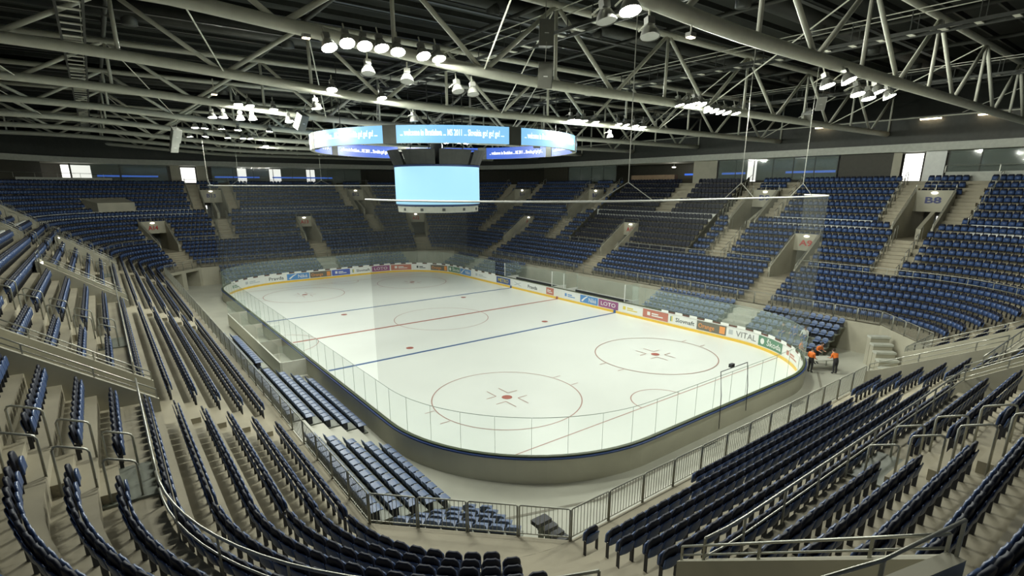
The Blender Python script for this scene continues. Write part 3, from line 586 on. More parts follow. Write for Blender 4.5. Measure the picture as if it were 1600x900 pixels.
# retractable slate seats between platform and boards: rows k=0 (front) .. 4
me_rpan = MB(); 
for a in range(4):
    y0, y1 = -.24+.11*a, -.13+.11*a; z0 = .40+(.0 if a else -.02); me_rpan.hexa([(-.215, y0, z0-.03), (.215, y0, z0-.03), (.215, y1, .37), (-.215, y1, .37), (-.21, y0, z0), (.21, y0, z0), (.21, y1, .40-.01*a), (-.21, y1, .40-.01*a)])
me_rp = me_rpan.mesh('seat_pan', M['slate']); me_rb = panel_shape(.43, .38, .66, .20, .06, .025, .4, 5, 4).mesh('backrest', M['slate'], True)
me_rl = MB().box(-.2, .2, -.1, .12, 0, .37).mesh('base', M['iron'])
rows_r = [(-.52-.82*(4-k), .28+.39*k) for k in range(5)]
blocks = [(uL(-30.1), uL(-22.4), range(5)), (uL(-19.9), uL(-11.2), range(5)), (uL(-9.8), uL(-2.0), range(3, 5)), (uF(-13.5), uF(-0.8), range(5)), (uF(1.9), uF(12.5), range(5)),
          (uR(28.5), uR(22.8), range(5)), (uR(20.2), uR(11.4), range(5)), (uR(-10.6), uR(-18.9), range(5)), (uR(-21.6), uR(-28.0), range(5))]
RS = []; RL = []
for bi, (a, b, ks) in enumerate(blocks):
    t = thing('retractable_stand', ['slate seat platform beside the near gate', 'slate seat platform beside the penalty box', 'low slate seat platform behind the penalty box', 'slate seat platform left of the far passage stairs', 'slate seat platform right of the far passage stairs', 'slate seat platform in the far right corner', 'slate seat platform beyond the players benches', 'slate seat platform before the players benches', 'slate seat platform beside the group of workers'][bi], 'stand')
    a_full = a
    for k in ks:
        a = a_full+(.414*(.52+.82*(4-k)+.5)+.15 if bi == 0 else 0)
        d, z = rows_r[k]; fd = d-(.28 if k == 0 else .52); bb = MB(); bb.hexa([P3(a, fd, z-.08), P3(b, fd, z-.08), P3(b, d+.30, z-.08), P3(a, d+.30, z-.08), P3(a, fd, z), P3(b, fd, z), P3(b, d+.30, z), P3(a, d+.30, z)]); bb.build('deck', M['slab'], t)
        bb = MB(); bb.add([P3(a, fd+.02, 0 if k == ks[0] else z-.39), P3(b, fd+.02, 0 if k == ks[0] else z-.39), P3(b, fd+.02, z-.06), P3(a, fd+.02, z-.06)], [(0, 1, 2, 3)]); bb.build('fascia', M['slab'], t)
        n = int((b-a)/.5)
        for j in range(n): RS.append((a+(j+.5)*(b-a)/n, d, z)); RL.append((t['label'], k))
AR = xf(RS)
# wedge of rows parallel to the chamfered fence in the near corner
ch_a, ch_b = Vector((-CX-R0, -CY)), Vector((-CX, -CY-R0)); chd = (ch_b-ch_a).normalized(); chn = Vector((-chd.y, chd.x))*-1
if chn.x < 0: chn = -chn
t = thing('retractable_stand', 'slate seat platform set along the slanting corner fence', 'stand'); ext = []
for k in range(5):
    off = .52+.82*(4-k); z = rows_r[k][1]; s0 = .414*(off+.5)+.15; s1 = max(s0+1.05, 4.6-.35*(4-k)); p, q = ch_a+chd*s0+chn*(off-.3), ch_a+chd*s1+chn*(off-.3); p2, q2 = p+chn*.82, q+chn*.82
    MB().hexa([(*p, z-.08), (*q, z-.08), (*q2, z-.08), (*p2, z-.08), (*p, z), (*q, z), (*q2, z), (*p2, z)]).build('deck', M['slab'], t)
    n = max(1, int((s1-s0)/.5))
    for j in range(n): c = ch_a+chd*(s0+(j+.5)*(s1-s0)/n)+chn*off; ext.append((c.x, c.y, z, math.atan2(-chn.y, -chn.x)-math.pi/2, k))
RL += [(t['label'], e[4]) for e in ext]; AR = np.vstack([AR, np.array([e[:4] for e in ext])]); keep_ = ~((np.abs(AR[:, 0]-16.75) < .6) & (AR[:, 1] < -24.0) & (AR[:, 1] > -26.9)); RL = [RL[k] for k in np.nonzero(keep_)[0]]; AR = AR[~((np.abs(AR[:, 0]-16.75) < .6) & (AR[:, 1] < -24.0) & (AR[:, 1] > -26.9))]; pu, pv, pc = project(AR); ordr = np.argsort(np.where((pc > 1) & (pu > -20) & (pu < 1620), pc, 1e6))
for k in ordr[:300]:
    ph = ['lowest', 'second', 'third', 'fourth', 'topmost'][RL[k][1]]+' row of the '+RL[k][0]; t = thing('bucket_seat', 'seat in '+ph, 'seat', AR[k, :3].tolist(), float(AR[k, 3]), 'seats, '+ph)
    link('seat_pan', me_rp, t); link('backrest', me_rb, t); link('base', me_rl, t)
rb = MB(); rb.hexa([(-.21, -.24, .36), (.21, -.24, .36), (.21, .2, .36), (-.21, .2, .36), (-.21, -.24, .40), (.21, -.24, .40), (.21, .2, .38), (-.21, .2, .38)]); rb.hexa([(-.21, .2, .38), (.21, .2, .38), (.21, .23, .38), (-.21, .23, .38), (-.18, .26, .66), (.18, .26, .66), (.18, .28, .66), (-.18, .28, .66)])
if len(ordr) > 300: o = scatter('bucket_seat_rows', AR[ordr[300:]], np.array(rb.v), np.array(rb.f), np.zeros(len(rb.f), int), [M['slate']]); tag(o, 'more slate plastic seats on the stands across the rink', 'seats', kind='stuff')
# steps between the retractable blocks
for u, lab in ((uL(-21.15), 'pale steps between the slate seat platforms by the near gate'), (uR(-20.25), 'pale steps between the slate seat platforms across the rink'), (uF(.55), 'pale steps between the slate seat platforms at the far end'), (uR(21.5), 'pale steps between the slate seat platforms in the far right')):
    t = thing('stand_steps', lab, 'steps')
    for k in range(5):
        d, z = rows_r[k]; fd = d-(.28 if k == 0 else .52); MB().hexa([P3(u-1.1, fd, 0), P3(u+1.1, fd, 0), P3(u+1.1, d+.30, 0), P3(u-1.1, d+.30, 0), P3(u-1.1, fd, z), P3(u+1.1, fd, z), P3(u+1.1, d+.30, z), P3(u-1.1, d+.30, z)]).build('tread', M['floor'], t)

# ------------------------------------------------------------------ concourse and hall walls
U = usamp(0, UT)
def ringwall(name, d, z0, z1, m, a=0, b=UT):
    U = usamp(a, b); o = MB().strip([P3(u, d, z0) for u in U], [P3(u, d, z1) for u in U], True).build(name, M[m]); return tag(o, kind='structure')
ringwall('wall_concourse', 22.0, 12.75, 16.0, 'panel'); ringwall('wall_upper', 17.5, 16.1, 18.6, 'fascia')
b = MB(); b.strip([P3(u, 16.9, 15.45) for u in U], [P3(u, 16.9, 16.15) for u in U], True); b.strip([P3(u, 16.9, 16.15) for u in U], [P3(u, 17.4, 16.15) for u in U], True); b.strip([P3(u, 22, 15.45) for u in U], [P3(u, 16.9, 15.45) for u in U], True); tag(b.build('trim_beam', M['soffit']), kind='structure')
ringwall('wall_hall', 24.0, 0, 24.0, 'roof')
def wpanel(name, u0, u1, z0, z1, m, d=17.8, th=.08, kind=None):
    b = MB(); b.hexa([P3(u0, d, z0), P3(u1, d, z0), P3(u1, d+th, z0), P3(u0, d+th, z0), P3(u0, d, z1), P3(u1, d, z1), P3(u1, d+th, z1), P3(u0, d+th, z1)]); o = b.build(name, M[m])
    return tag(o, kind='structure')
wi = [0]
def window(u0, u1, z0=13.0, z1=15.4, n=3):
    wi[0] += 1; r = tag(link('window_%d' % wi[0], None), kind='structure')
    for k in range(n):
        a, c = u0+(u1-u0)*k/n+.03, u0+(u1-u0)*(k+1)/n-.03
        MB().add([P3(a, 17.85, z0), P3(c, 17.85, z0), P3(c, 17.85, z1), P3(a, 17.85, z1)], [(0, 1, 2, 3)]).build('pane', M['wglass'], r)
    for k in range(n+1):
        a = u0+(u1-u0)*k/n; MB().hexa([P3(a-.04, 17.82, z0), P3(a+.04, 17.82, z0), P3(a+.04, 17.9, z0), P3(a-.04, 17.9, z0), P3(a-.04, 17.82, z1), P3(a+.04, 17.82, z1), P3(a+.04, 17.9, z1), P3(a-.04, 17.9, z1)]).build('mullion', M['fascia'], r)
for u0, u1 in ((uR(38), uR(33)), (uR(32), uR(23)), (uR(16.8), uR(13)), (uR(-18.3), uR(-23)), (uF(-32), uF(-28))): pass
wn = 0
for u0, u1, m in ((uR(29), uR(23), 'panel'), (uR(-18.4), uR(-23.2), 'panel'), (uR(-23.2), uR(-23.9), 'concrete_wall'), (uR(-25.8), uR(-27.4), 'white'), (uR(-.8), uR(-4.2), 'concrete_wall'), (uF(-15.4), uF(-14.2), 'concrete_wall'), (uF(-12), uF(-10.5), 'concrete_wall')):
    wn += 1; wpanel('wall_panel_%d' % wn, u0, u1, 12.75, 15.45, m)
for a, c in ((STARTS[1]+2.5, STARTS[1]+8), ): wn += 1; wpanel('wall_panel_%d' % wn, a, c, 12.75, 15.45, 'panel')
window(uR(22.8), uR(12.5), n=4); window(uR(-4.4), uR(-18.2), n=6); window(uR(-27.6), STARTS[5]+9, n=5); window(uF(-10), uF(14), n=8); window(STARTS[2]-5, uF(-15.6), n=2)
def bright(name, u0, u1, z0, z1, lab, m='daylight', d=18.6, cat='doorway', grp=None):
    b = MB(); b.hexa([P3(u0, d, z0), P3(u1, d, z0), P3(u1, d+.05, z0), P3(u0, d+.05, z0), P3(u0, d, z1), P3(u1, d, z1), P3(u1, d+.05, z1), P3(u0, d+.05, z1)]); tag(b.build(name, M[m]), lab, cat, grp)
for x0, x1 in ((-14, -12.1), (-6.2, -4.9), (-1.4, .4), (4.6, 6.0)): bright('lit_doorway', uF(x0), uF(x1), 13.0, 15.2, 'bright white doorway in the concourse behind the far stand', grp='bright doorways of the far concourse')
bright('lit_doorway', STARTS[1]+9.2, STARTS[1]+10.6, 12.9, 15.2, 'tall bright doorway in the corner concourse beside the dark panel')
bright('lit_doorway', uR(-7.8), uR(-8.9), 12.9, 15.2, 'bright slim doorway behind the right hand concourse windows'); bright('lit_stairwell', uR(-24.1), uR(-25.6), 12.8, 15.3, 'glowing white stairwell beside the white door on the concourse', d=18.0)
for u0, u1, lab in ((STARTS[2]-3.6, STARTS[2]-.6, 'blue neon strip in the corner concourse'), (uF(-9.5), uF(-3), 'blue neon strip at the far concourse near the stairs'), (uF(-1), uF(9), 'long blue neon strip at the far concourse'), (uR(-4.5), uR(-7.6), 'short blue neon strip by the slim doorway'), (uR(-12.5), uR(-17.8), 'blue neon strip behind the right windows'), (uR(1.0), uR(-.6), 'blue neon strip by the bar counter')):
    bright('neon_strip', u0, u1, 13.75, 13.98, lab, 'bluestrip', 18.5, 'light strip')
def conc_lamp(u):
    p, n = pos(u, 19.6); t = thing('pendant_lamp', 'small white pendant lamp glowing above the bar counter', 'lamp', (p[0], p[1], 14.9))
    MB().tube([(-.35, 0, 0), (.35, 0, 0)], .06, 8).build('tube', M['bulk'], t); MB().box(-.02, .02, -.02, .02, .05, .55).build('stem', M['white'], t)
    ld = bpy.data.lights.new('pendant_glow', 'POINT'); ld.energy = 45; ld.shadow_soft_size = .2; ld.color = (1, .97, .88); lo_ = bpy.data.objects.new('pendant_glow', ld); COL.objects.link(lo_); lo_.parent = t; lo_.location = (0, 0, -.25)
conc_lamp(uR(3.6))
b = MB(); b.hexa([P3(uR(9), 17.2, 12.75), P3(uR(1.6), 17.2, 12.75), P3(uR(1.6), 17.9, 12.75), P3(uR(9), 17.9, 12.75), P3(uR(9), 17.2, 13.85), P3(uR(1.6), 17.2, 13.85), P3(uR(1.6), 17.9, 13.85), P3(uR(9), 17.9, 13.85)]); tag(b.build('bar_counter', M['wood']), 'long brown wooden bar counter on the right concourse', 'counter')
# white balcony boxes with rail over the top rows
for u0, u1, lab in ((uR(-27.8), STARTS[5]+10, 'white balcony front with steel rail above the right corner seats'), (STARTS[1]+.5, STARTS[1]+11.3, 'beige balcony front above the far left corner seats')):
    t = thing('balcony_front', lab, 'balcony'); U2 = usamp(u0, u1); bb = MB(); z0, z1 = 12.6, 13.55
    bb.strip([P3(u, 16.95, z0) for u in U2], [P3(u, 16.95, z1) for u in U2], True); bb.strip([P3(u, 16.95, z1) for u in U2], [P3(u, 17.1, z1) for u in U2], True); bb.build('front', M['soffit'], t)
    MB().tube([P3(u, 16.7, 14.1) for u in U2], .03, 6).build('rail', M['steel'], t)
    for u in U2[::2]: p = P3(u, 16.7, 13.5); MB().box(p[0]-.02, p[0]+.02, p[1]-.02, p[1]+.02, 13.5, 14.1).build('post', M['steel'], t)
MB().tube([P3(u, 16.79, 13.45) for u in usamp(uF(-15), uF(15))], .03, 6).build('top_rail', M['steel'], tag(link('concourse_rail', None), 'pale rail along the top of the far stand', 'handrail'))
# closed concrete box over a passage in the far left corner
uc = STARTS[1]+9.7; b = MB(); q = lambda u, d, z: P3(u, d, z)
b.hexa([q(uc-1.4, 10.75, 9.0), q(uc+1.4, 10.75, 9.0), q(uc+1.4, 13.2, 9.0), q(uc-1.4, 13.2, 9.0), q(uc-1.4, 10.75, 10.4), q(uc+1.4, 10.75, 10.4), q(uc+1.4, 13.2, 10.9), q(uc-1.4, 13.2, 10.9)])
tag(b.build('concrete_hood', M['concrete_wall']), 'sloping beige concrete hood set among the far left upper seats', 'concrete box')

# ------------------------------------------------------------------ roof, trusses
ce = MB(); ce.add([(-60, -75, 23.6), (60, -75, 23.6), (60, 75, 23.6), (-60, 75, 23.6)], [(3, 2, 1, 0)]); tag(ce.build('ceiling', M['roof']), kind='structure')
TY = [-33, -22.5, -12, -1.5, 9, 19.5, 30, 40.5, 51]
def zlow(x): t = min(1, max(0, (-x-5)/24)); return 17.15+1.15*t*t*(3-2*t)
LN = [-27.3+8.6*i for i in range(8)]; UN = [-31.6+8.6*i for i in range(9)]; ZU = 20.7
trz = ['truss over the near end stand', 'truss over the near faceoff circles', 'truss near the near blue line', 'truss over the center line', 'truss near the far blue line', 'truss over the far faceoff circles', 'truss over the far goal boards', 'truss over the far stand', 'last truss by the far wall']
for i, y in enumerate(TY):
    t = thing('roof_truss', 'pale grey steel tube '+trz[i], 'truss')
    xs = np.linspace(-37, 37, 38); MB().tube([(x, y, zlow(x)) for x in xs], .24, 12).build('lower_chord', M['truss'], t, True)
    MB().tube([(-37, y, ZU), (37, y, ZU)], .17, 10).build('upper_chord', M['truss'], t, True)
    for x in UN:
        MB().tube([(x, y, zlow(x)), (x, y, ZU)], .09, 8).build('upright', M['truss'], t, True)
        for s in (-1, 1):
            xl = x+s*4.3
            if abs(xl) < 36.5: MB().tube([(x, y, ZU), (xl, y, zlow(xl))], .11, 8).build('diagonal', M['truss'], t, True)
        # cross bracing rods to the next truss
        if i < len(TY)-1 and int((x+31.6)/8.6+.5) % 2 == i % 2: MB().tube([(x, y, ZU), (x+4.3, TY[i+1], zlow(x+4.3))], .035, 5).build('brace_rod', M['truss'], t)
for k, x in enumerate(UN):
    t = tag(MB().tube([(x, -48, ZU+.25), (x, 56, ZU+.25)], .12, 8).build('roof_purlin', M['fascia'], None, True), 'dark steel purlin running lengthwise above the trusses', 'beam', 'roof purlins')
for k, y in enumerate(np.arange(-44, 56, 2.1)): tag(MB().box(-38, 38, y-.06, y+.06, 22.5, 22.8).build('roof_joist', M['duct']), 'dark joist under the roof deck', 'beam', 'roof joists')
for k, (y, z, r, x0, x1) in enumerate(((-27.5, 21.6, .55, -34, 34), (-7, 21.4, .6, -34, 20), (14, 21.4, .6, -34, 30), (-17.5, 22.0, .4, -10, 36), (25, 21.5, .55, -34, 30))):
    t = thing('air_duct', ['black round duct over the near end', 'black round duct over the near blue line', 'black round duct over the far zone', 'slim black duct over the near zone', 'black round duct over the far goal'][k], 'duct'); MB().tube([(x0, y, z), (x1, y, z)], r, 16).build('duct_pipe', M['duct'], t, True)
    for x in np.arange(x0+4, x1, 8): MB().tube([(x, y, z-r-.25), (x, y, z)], .38, 12).build('duct_drop', M['duct'], t, True)
CATPOST = MB().box(-.02, .02, -.02, .02, 0, 1.0).mesh('rail_post', M['fascia'])
for k, (x, lab) in enumerate(((-24.5, 'grey catwalk hung over the left tiers'), (-5.6, 'grey catwalk hung over the ice'), (8.0, 'grey catwalk hung right of the scoreboard'), (24, 'grey catwalk hung over the right tiers'))):
    t = thing('catwalk', lab, 'catwalk'); 
    for s in (-.45, .45): MB().box(x+s-.05, x+s+.05, -46, 54, 19.35, 19.5).build('side_beam', M['fascia'], t); MB().tube([(x+s, -46, 20.4), (x+s, 54, 20.4)], .025, 5).build('rail', M['truss'], t)
    gr = MB()
    for y in np.arange(-46, 54, 1.3): gr.box(x-.42, x+.42, y, y+.25, 19.4, 19.44)
    tag(gr.build('grating_bars', M['truss'], t), kind='stuff')
    for y in np.arange(-46, 54, 2.6):
        for q in (-.45, .45): link('rail_post', CATPOST, t, (x+q, y, 19.4))
# service pipes / cable trays across
for k, (y, z) in enumerate(((-30, 19.6), (-25, 20.0), (-19.5, 19.6), (-15, 20.2), (-9, 19.7), (-4.5, 20.1), (2, 19.6), (6, 20.1), (12, 19.8), (17, 20.2), (23, 19.7))):
    tag(MB().box(-36, 36, y-.12, y+.12, z+1.0, z+1.06).build('cable_tray', M['duct']), 'dark cable tray running across under the roof', 'cable tray', 'cable trays under the roof')
# floodlights: build one of each, then copy
def flood(lit):
    t = thing('floodlight', 'round floodlight hung under a roof truss, switched on' if lit else 'round floodlight hung under a roof truss, unlit', 'floodlight', group='lit floodlights under the trusses' if lit else 'unlit floodlights under the trusses')
    b = MB(); n = 14; prof = [(.06, .34), (.16, .30), (.25, .14), (.29, .0)]
    vs = [(r*math.cos(a), r*math.sin(a), z) for r, z in prof for a in [2*math.pi*j/n for j in range(n)]]; fs = [(i*n+j, i*n+(j+1) % n, (i+1)*n+(j+1) % n, (i+1)*n+j) for i in range(len(prof)-1) for j in range(n)]
    b.add(vs, fs+[tuple(range(n))]); b.build('reflector', M['lampoff'], t, True)
    MB().add([(.27*math.cos(2*math.pi*j/n), .27*math.sin(2*math.pi*j/n), .02) for j in range(n)], [tuple(range(n-1, -1, -1))]).build('lens', M['lamp'] if lit else M['lampoff'], t)
    MB().tube([(0, 0, .45), (0, .30, .45), (0, .52, .42)], .025, 6).build('side_arm', M['truss'], t)
    if lit:
        ld = bpy.data.lights.new('floodlight_beam', 'SPOT'); ld.spot_size = math.radians(180); ld.spot_blend = .0; ld.shadow_soft_size = .2; ld.energy = LAMP_W; ld.color = LAMP_COL
        lo_ = bpy.data.objects.new('floodlight_beam', ld); COL.objects.link(lo_); lo_.parent = t; lo_.location = (0, 0, -.05)
    MB().tube([(0, 0, .34), (0, 0, .85)], .03, 6).build('hanger', M['truss'], t); MB().box(-.12, .12, -.1, .1, .36, .56).build('ballast_box', M['lampoff'], t)
    return t
f_on, f_off = flood(True), flood(False)
FL = [(-17.22, -23.02, 17.18), (-16.54, -23.02, 17.42), (-15.86, -23.02, 17.42), (-15.18, -23.02, 17.44), (-14.5, -23.02, 17.4), (-13.37, -23.02, 17.4), (-12.66, -23.02, 17.38), (-13.46, -12.52, 17.5), (-10.52, -12.52, 17.32), (-14.22, -12.0, 16.53), (-16.18, -2.02, 17.69), (-15.46, -2.02, 17.63), (-13.93, -2.02, 17.53), (-17.77, -1.5, 16.8), (-17.11, -1.5, 16.85), (-16.05, -1.5, 16.8), (-15.26, -1.5, 16.85), (-12.96, -2.02, 16.83), (-17.41, 9.0, 17.03), (-16.71, 9.0, 17.02), (-15.46, 9.0, 17.05), (-14.29, 8.48, 16.97), (-11.76, 8.48, 17.01), (-16.49, 19.5, 17.11), (-15.22, 18.98, 17.14), (-13.22, 18.98, 17.12), (-11.79, 18.98, 17.13), (-11.11, 18.98, 17.15), (-7.12, 29.48, 17.2), (3.62, -23.02, 16.94), (4.5, -23.02, 16.98), (5.18, -23.02, 17.17), (5.86, -23.02, 17.17), (6.54, -23.02, 16.88), (7.22, -23.02, 16.91), (7.9, -23.02, 16.87), (8.65, -23.02, 16.89), (9.7, -23.02, 16.93), (4.74, -12.52, 17.17), (5.42, -12.52, 17.17), (6.1, -12.52, 17.17), (7.34, -12.52, 17.17), (10.0, -12.52, 17.17), (10.93, -12.52, 17.17), (12.05, -12.52, 17.17), (13.04, -12.52, 17.17), (11.06, -2.02, 17.17), (11.97, -2.02, 17.17), (13.16, -2.02, 17.17), (14.21, -2.02, 17.17), (2.53, 8.48, 16.81), (3.21, 8.48, 16.84), (3.89, 8.48, 16.93), (5.42, 8.48, 16.88), (6.2, 8.48, 16.85), (6.93, 8.48, 16.95), (7.9, 8.48, 16.92), (8.65, 8.48, 16.89), (-12.97, -33.52, 16.71), (-0.16, -33.0, 16.26), (0.52, -33.52, 16.45), (2.83, -33.0, 16.22), (4.05, -33.0, 16.15), (5.0, -33.0, 16.51), (6.44, -33.0, 16.44)]
OFF = [(-15.4, -22.1), (-13.7, -22.1), (-11.2, -22.1), (-10.4, -22.1), (-8.2, -12), (-13.3, -33), (-11.5, -33), (2.2, -1.5), (9.6, -12)]
for proto, lst in ((f_on, FL), (f_off, OFF)):
    for i, q in enumerate(lst):
        o = proto if i == 0 else copy_tree(proto)
        o.location = q if len(q) == 3 else (q[0], q[1], zlow(q[0])-.95); o.rotation_euler = (random.uniform(-.15, .02) if q[1] > 5 else random.uniform(-.3, -.05) if q[1] > -15 else random.uniform(-.5, -.2), random.uniform(-.12, .12), random.uniform(-.4, .4) if len(q) == 2 else random.uniform(-.15, .15))
# small warm work lamps and strip lights
for x, y, z, st_, lab in ((-18.0, -22.92, 17.42, .0, 'small warm lamp clamped beside the chord of the truss over the near circles'), (-9.6, -33, 16.7, .3, 'small warm lamp under the truss over the near end stand'), (-19.3, -12, 16.8, .6, 'small warm lamp under the truss near the near blue line')):
    t = thing('work_lamp', lab, 'lamp', (x, y, z)); MB().box(-.14, .14, -.1, .1, 0, .12).build('housing', M['lampoff'], t); MB().box(-.12, .12, -.08, .08, -.03, 0).build('face', M['warm'], t)
    (MB().box(-.02, .02, -.02, .02, .1, .12+st_) if st_ else MB().box(-.02, .02, .08, .3, .04, .08)).build('stem', M['truss'], t)
for y, lab in ((-16.5, 'warm strip light on the right wall above the windows'), (-25.8, 'warm strip light on the right wall above the stairwell'), (-30.0, 'warm strip light on the right wall above the balcony front')):
    t = thing('strip_light', lab, 'strip light', (37.06, y, 18.2)); MB().box(-.08, .08, -.8, .8, 0, .1).build('tube', M['warm'], t); MB().box(-.12, .12, -.85, .85, .1, .18).build('housing', M['truss'], t)
tag(MB().tube([(37.06, -33, 18.43), (37.06, 30, 18.43)], .06, 6).build('wall_conduit', M['truss']), 'long pale conduit along the top of the right wall', 'pipe')
# loudspeakers
def speaker(x, y, z, rz, tilt, lab, m='speaker', s=1.0):
    t = thing('loudspeaker', lab, 'loudspeaker', (x, y, z), rz); t.rotation_euler = (tilt, 0, rz)
    MB().hexa([(-.35*s, -.3*s, -.55*s), (.35*s, -.3*s, -.55*s), (.25*s, .3*s, -.55*s), (-.25*s, .3*s, -.55*s), (-.35*s, -.3*s, .55*s), (.35*s, -.3*s, .55*s), (.25*s, .3*s, .55*s), (-.25*s, .3*s, .55*s)]).build('cabinet', M[m], t)
    MB().box(-.31*s, .31*s, -.32*s, -.3*s, -.5*s, .5*s).build('grille', M['speaker'] if m == 'speaker' else M['lampoff'], t); MB().tube([(0, 0, .5*s), (0, 0, 1.4*s)], .02, 5).build('hanger', M['steel'], t); MB().box(-.1*s, .1*s, -.33*s, -.32*s, -.04, .0).build('badge', M['white'], t)
speaker(-6.9, -23.0, 19.2, -.5, .05, 'upper grey loudspeaker of the hanging pair by the near truss'); speaker(-6.85, -22.9, 17.45, -.5, .3, 'lower tilted loudspeaker of the hanging pair by the near truss')
speaker(-12.4, -2.8, 16.8, .5, .5, 'tilted black loudspeaker beside the left floodlights'); speaker(-18.9, 9, 16.4, .3, .6, 'pale tilted loudspeaker under the far blue line truss', 'lampoff'); speaker(-18.0, 19.5, 16.2, .3, .6, 'pale tilted loudspeaker under the far circles truss', 'lampoff')
speaker(20.5, -22.5, 17.6, -1.2, .9, 'white flat loudspeaker tipped over near the right wall', 'white'); speaker(22.5, -22.5, 18.8, -1.0, .6, 'white loudspeaker hung beside the right floodlights', 'white'); speaker(10.5, -1.5, 16.6, -.6, .4, 'black loudspeaker hung beyond the scoreboard ring')

# ------------------------------------------------------------------ scoreboard and ring
sb = thing('scoreboard', 'round video cube with light blue screen and dark speaker panels', 'scoreboard', (.1, 0, 0))
A36 = np.linspace(0, 2*math.pi, 65)
def cyl(name, r0, z0, r1, z1, m, parent, a=A36): return MB().strip([(r0*math.cos(q), r0*math.sin(q), z0) for q in a], [(r1*math.cos(q), r1*math.sin(q), z1) for q in a]).build(name, M[m], parent, True)
cyl('screen', 3.78, 10.85, 3.78, 13.98, 'led2', sb); cyl('screen_rim', 3.8, 13.98, 3.86, 14.12, 'capblue', sb); cyl('lower_rim', 3.8, 10.85, 3.6, 10.68, 'capblue', sb)
band = cyl('sponsor_band', 3.62, 10.15, 3.66, 10.66, 'soffit', sb); MB().add([(3.6*math.cos(q), 3.6*math.sin(q), 10.15) for q in A36[:-1]], [tuple(range(64))]).build('underside', M['fascia'], sb); MB().add([(3.8*math.cos(q), 3.8*math.sin(q), 14.1) for q in A36[:-1]], [tuple(range(63, -1, -1))]).build('top_plate', M['fascia'], sb)
for k in range(12):
    a = 2*math.pi*k/12+.1; MB().hexa([((3.64+o)*math.cos(a+q), (3.64+o)*math.sin(a+q), z) for z in (10.3, 10.52) for o, q in ((0, 0), (.03, 0), (.03, .07), (0, .07))]).build('band_mark', M['a_dark'], sb)
for k in range(8):
    a0 = 2*math.pi*k/8+.32; b = MB()
    for q0, q1 in ((a0, a0+.70),):
        qs = np.linspace(q0, q1, 5); b.strip([(3.85*math.cos(q), 3.85*math.sin(q), 14.15) for q in qs], [(4.35*math.cos(q), 4.35*math.sin(q), 15.35) for q in qs]); b.strip([(4.35*math.cos(q), 4.35*math.sin(q), 15.35) for q in qs], [(3.4*math.cos(q), 3.4*math.sin(q), 15.4) for q in qs])
    b.build('speaker_panel', M['fascia'], sb)
for k in range(4): a = math.pi/4+k*math.pi/2; MB().tube([(2.4*math.cos(a), 2.4*math.sin(a), 14.1), (2.4*math.cos(a), 2.4*math.sin(a), 20.7)], .05, 6).build('suspension_cable', M['fascia'], sb)
MB().tube([(0, 0, 14.0), (0, 0, 17.4)], .5, 12).build('core', M['fascia'], sb, True)
rg = thing('led_ring', 'large light blue ring screen with scrolling words hung around the scoreboard', 'ring screen', (.6, -1.0, 0)); RR, Z0, Z1 = 11.4, 15.2, 16.35
nseg = 8
for k in range(nseg):
    a0 = math.radians(-118-45*k-20); a1 = a0+math.radians(40); qs = np.linspace(a0, a1, 17)
    sc = MB().strip([(RR*math.cos(q), RR*math.sin(q), Z0) for q in qs], [(RR*math.cos(q), RR*math.sin(q), Z1) for q in qs]).build('outer_screen', M['led'], rg, True)
    MB().strip([((RR-.35)*math.cos(q), (RR-.35)*math.sin(q), Z0) for q in qs], [((RR-.35)*math.cos(q), (RR-.35)*math.sin(q), Z1) for q in qs], True).build('inner_screen', M['ledin'], rg, True)
    MB().strip([(RR*math.cos(q), RR*math.sin(q), Z1) for q in qs], [((RR-.35)*math.cos(q), (RR-.35)*math.sin(q), Z1) for q in qs]).build('top_cover', M['fascia'], rg); MB().strip([(RR*math.cos(q), RR*math.sin(q), Z0) for q in qs], [((RR-.35)*math.cos(q), (RR-.35)*math.sin(q), Z0) for q in qs], True).build('bottom_cover', M['soffit'], rg)
    g0, g1 = a1, a1+math.radians(5); b = MB(); b.hexa([((RR+o)*math.cos(q), (RR+o)*math.sin(q), z) for z in (Z0-.03, Z1+.03) for o, q in ((-.38, g0), (.02, g0), (.02, g1), (-.38, g1))]); b.build('joint_panel', M['fascia'], rg)
    arc = RR*math.radians(40); put_text('words', '... welcome in Bratislava ... MS 2011 ... Slovakia go! go! go! ....', .5, M['ledtext'], lambda x, y, a0=a0: ((RR+.03)*math.cos(a0+(x+.3)/RR), (RR+.03)*math.sin(a0+(x+.3)/RR), Z0+.48+y*1.15), sc, arc-.7, .008)
    Ri = RR-.38; put_text('words', '.. welcome in Bratislava ... MS 2011 ... Slovakia go! go! go! ..', .45, M['ledtext'], lambda x, y, a1=a1: (Ri*math.cos(a1-(x+.4)/Ri), Ri*math.sin(a1-(x+.4)/Ri), Z0+.45+y), sc, Ri*math.radians(40)-.9, .008)
    qm = (a0+a1)/2; MB().tube([((RR-.2)*math.cos(qm), (RR-.2)*math.sin(qm), Z1), ((RR-.2)*math.cos(qm), (RR-.2)*math.sin(qm), 20.7)], .03, 5).build('suspension_cable', M['fascia'], rg)

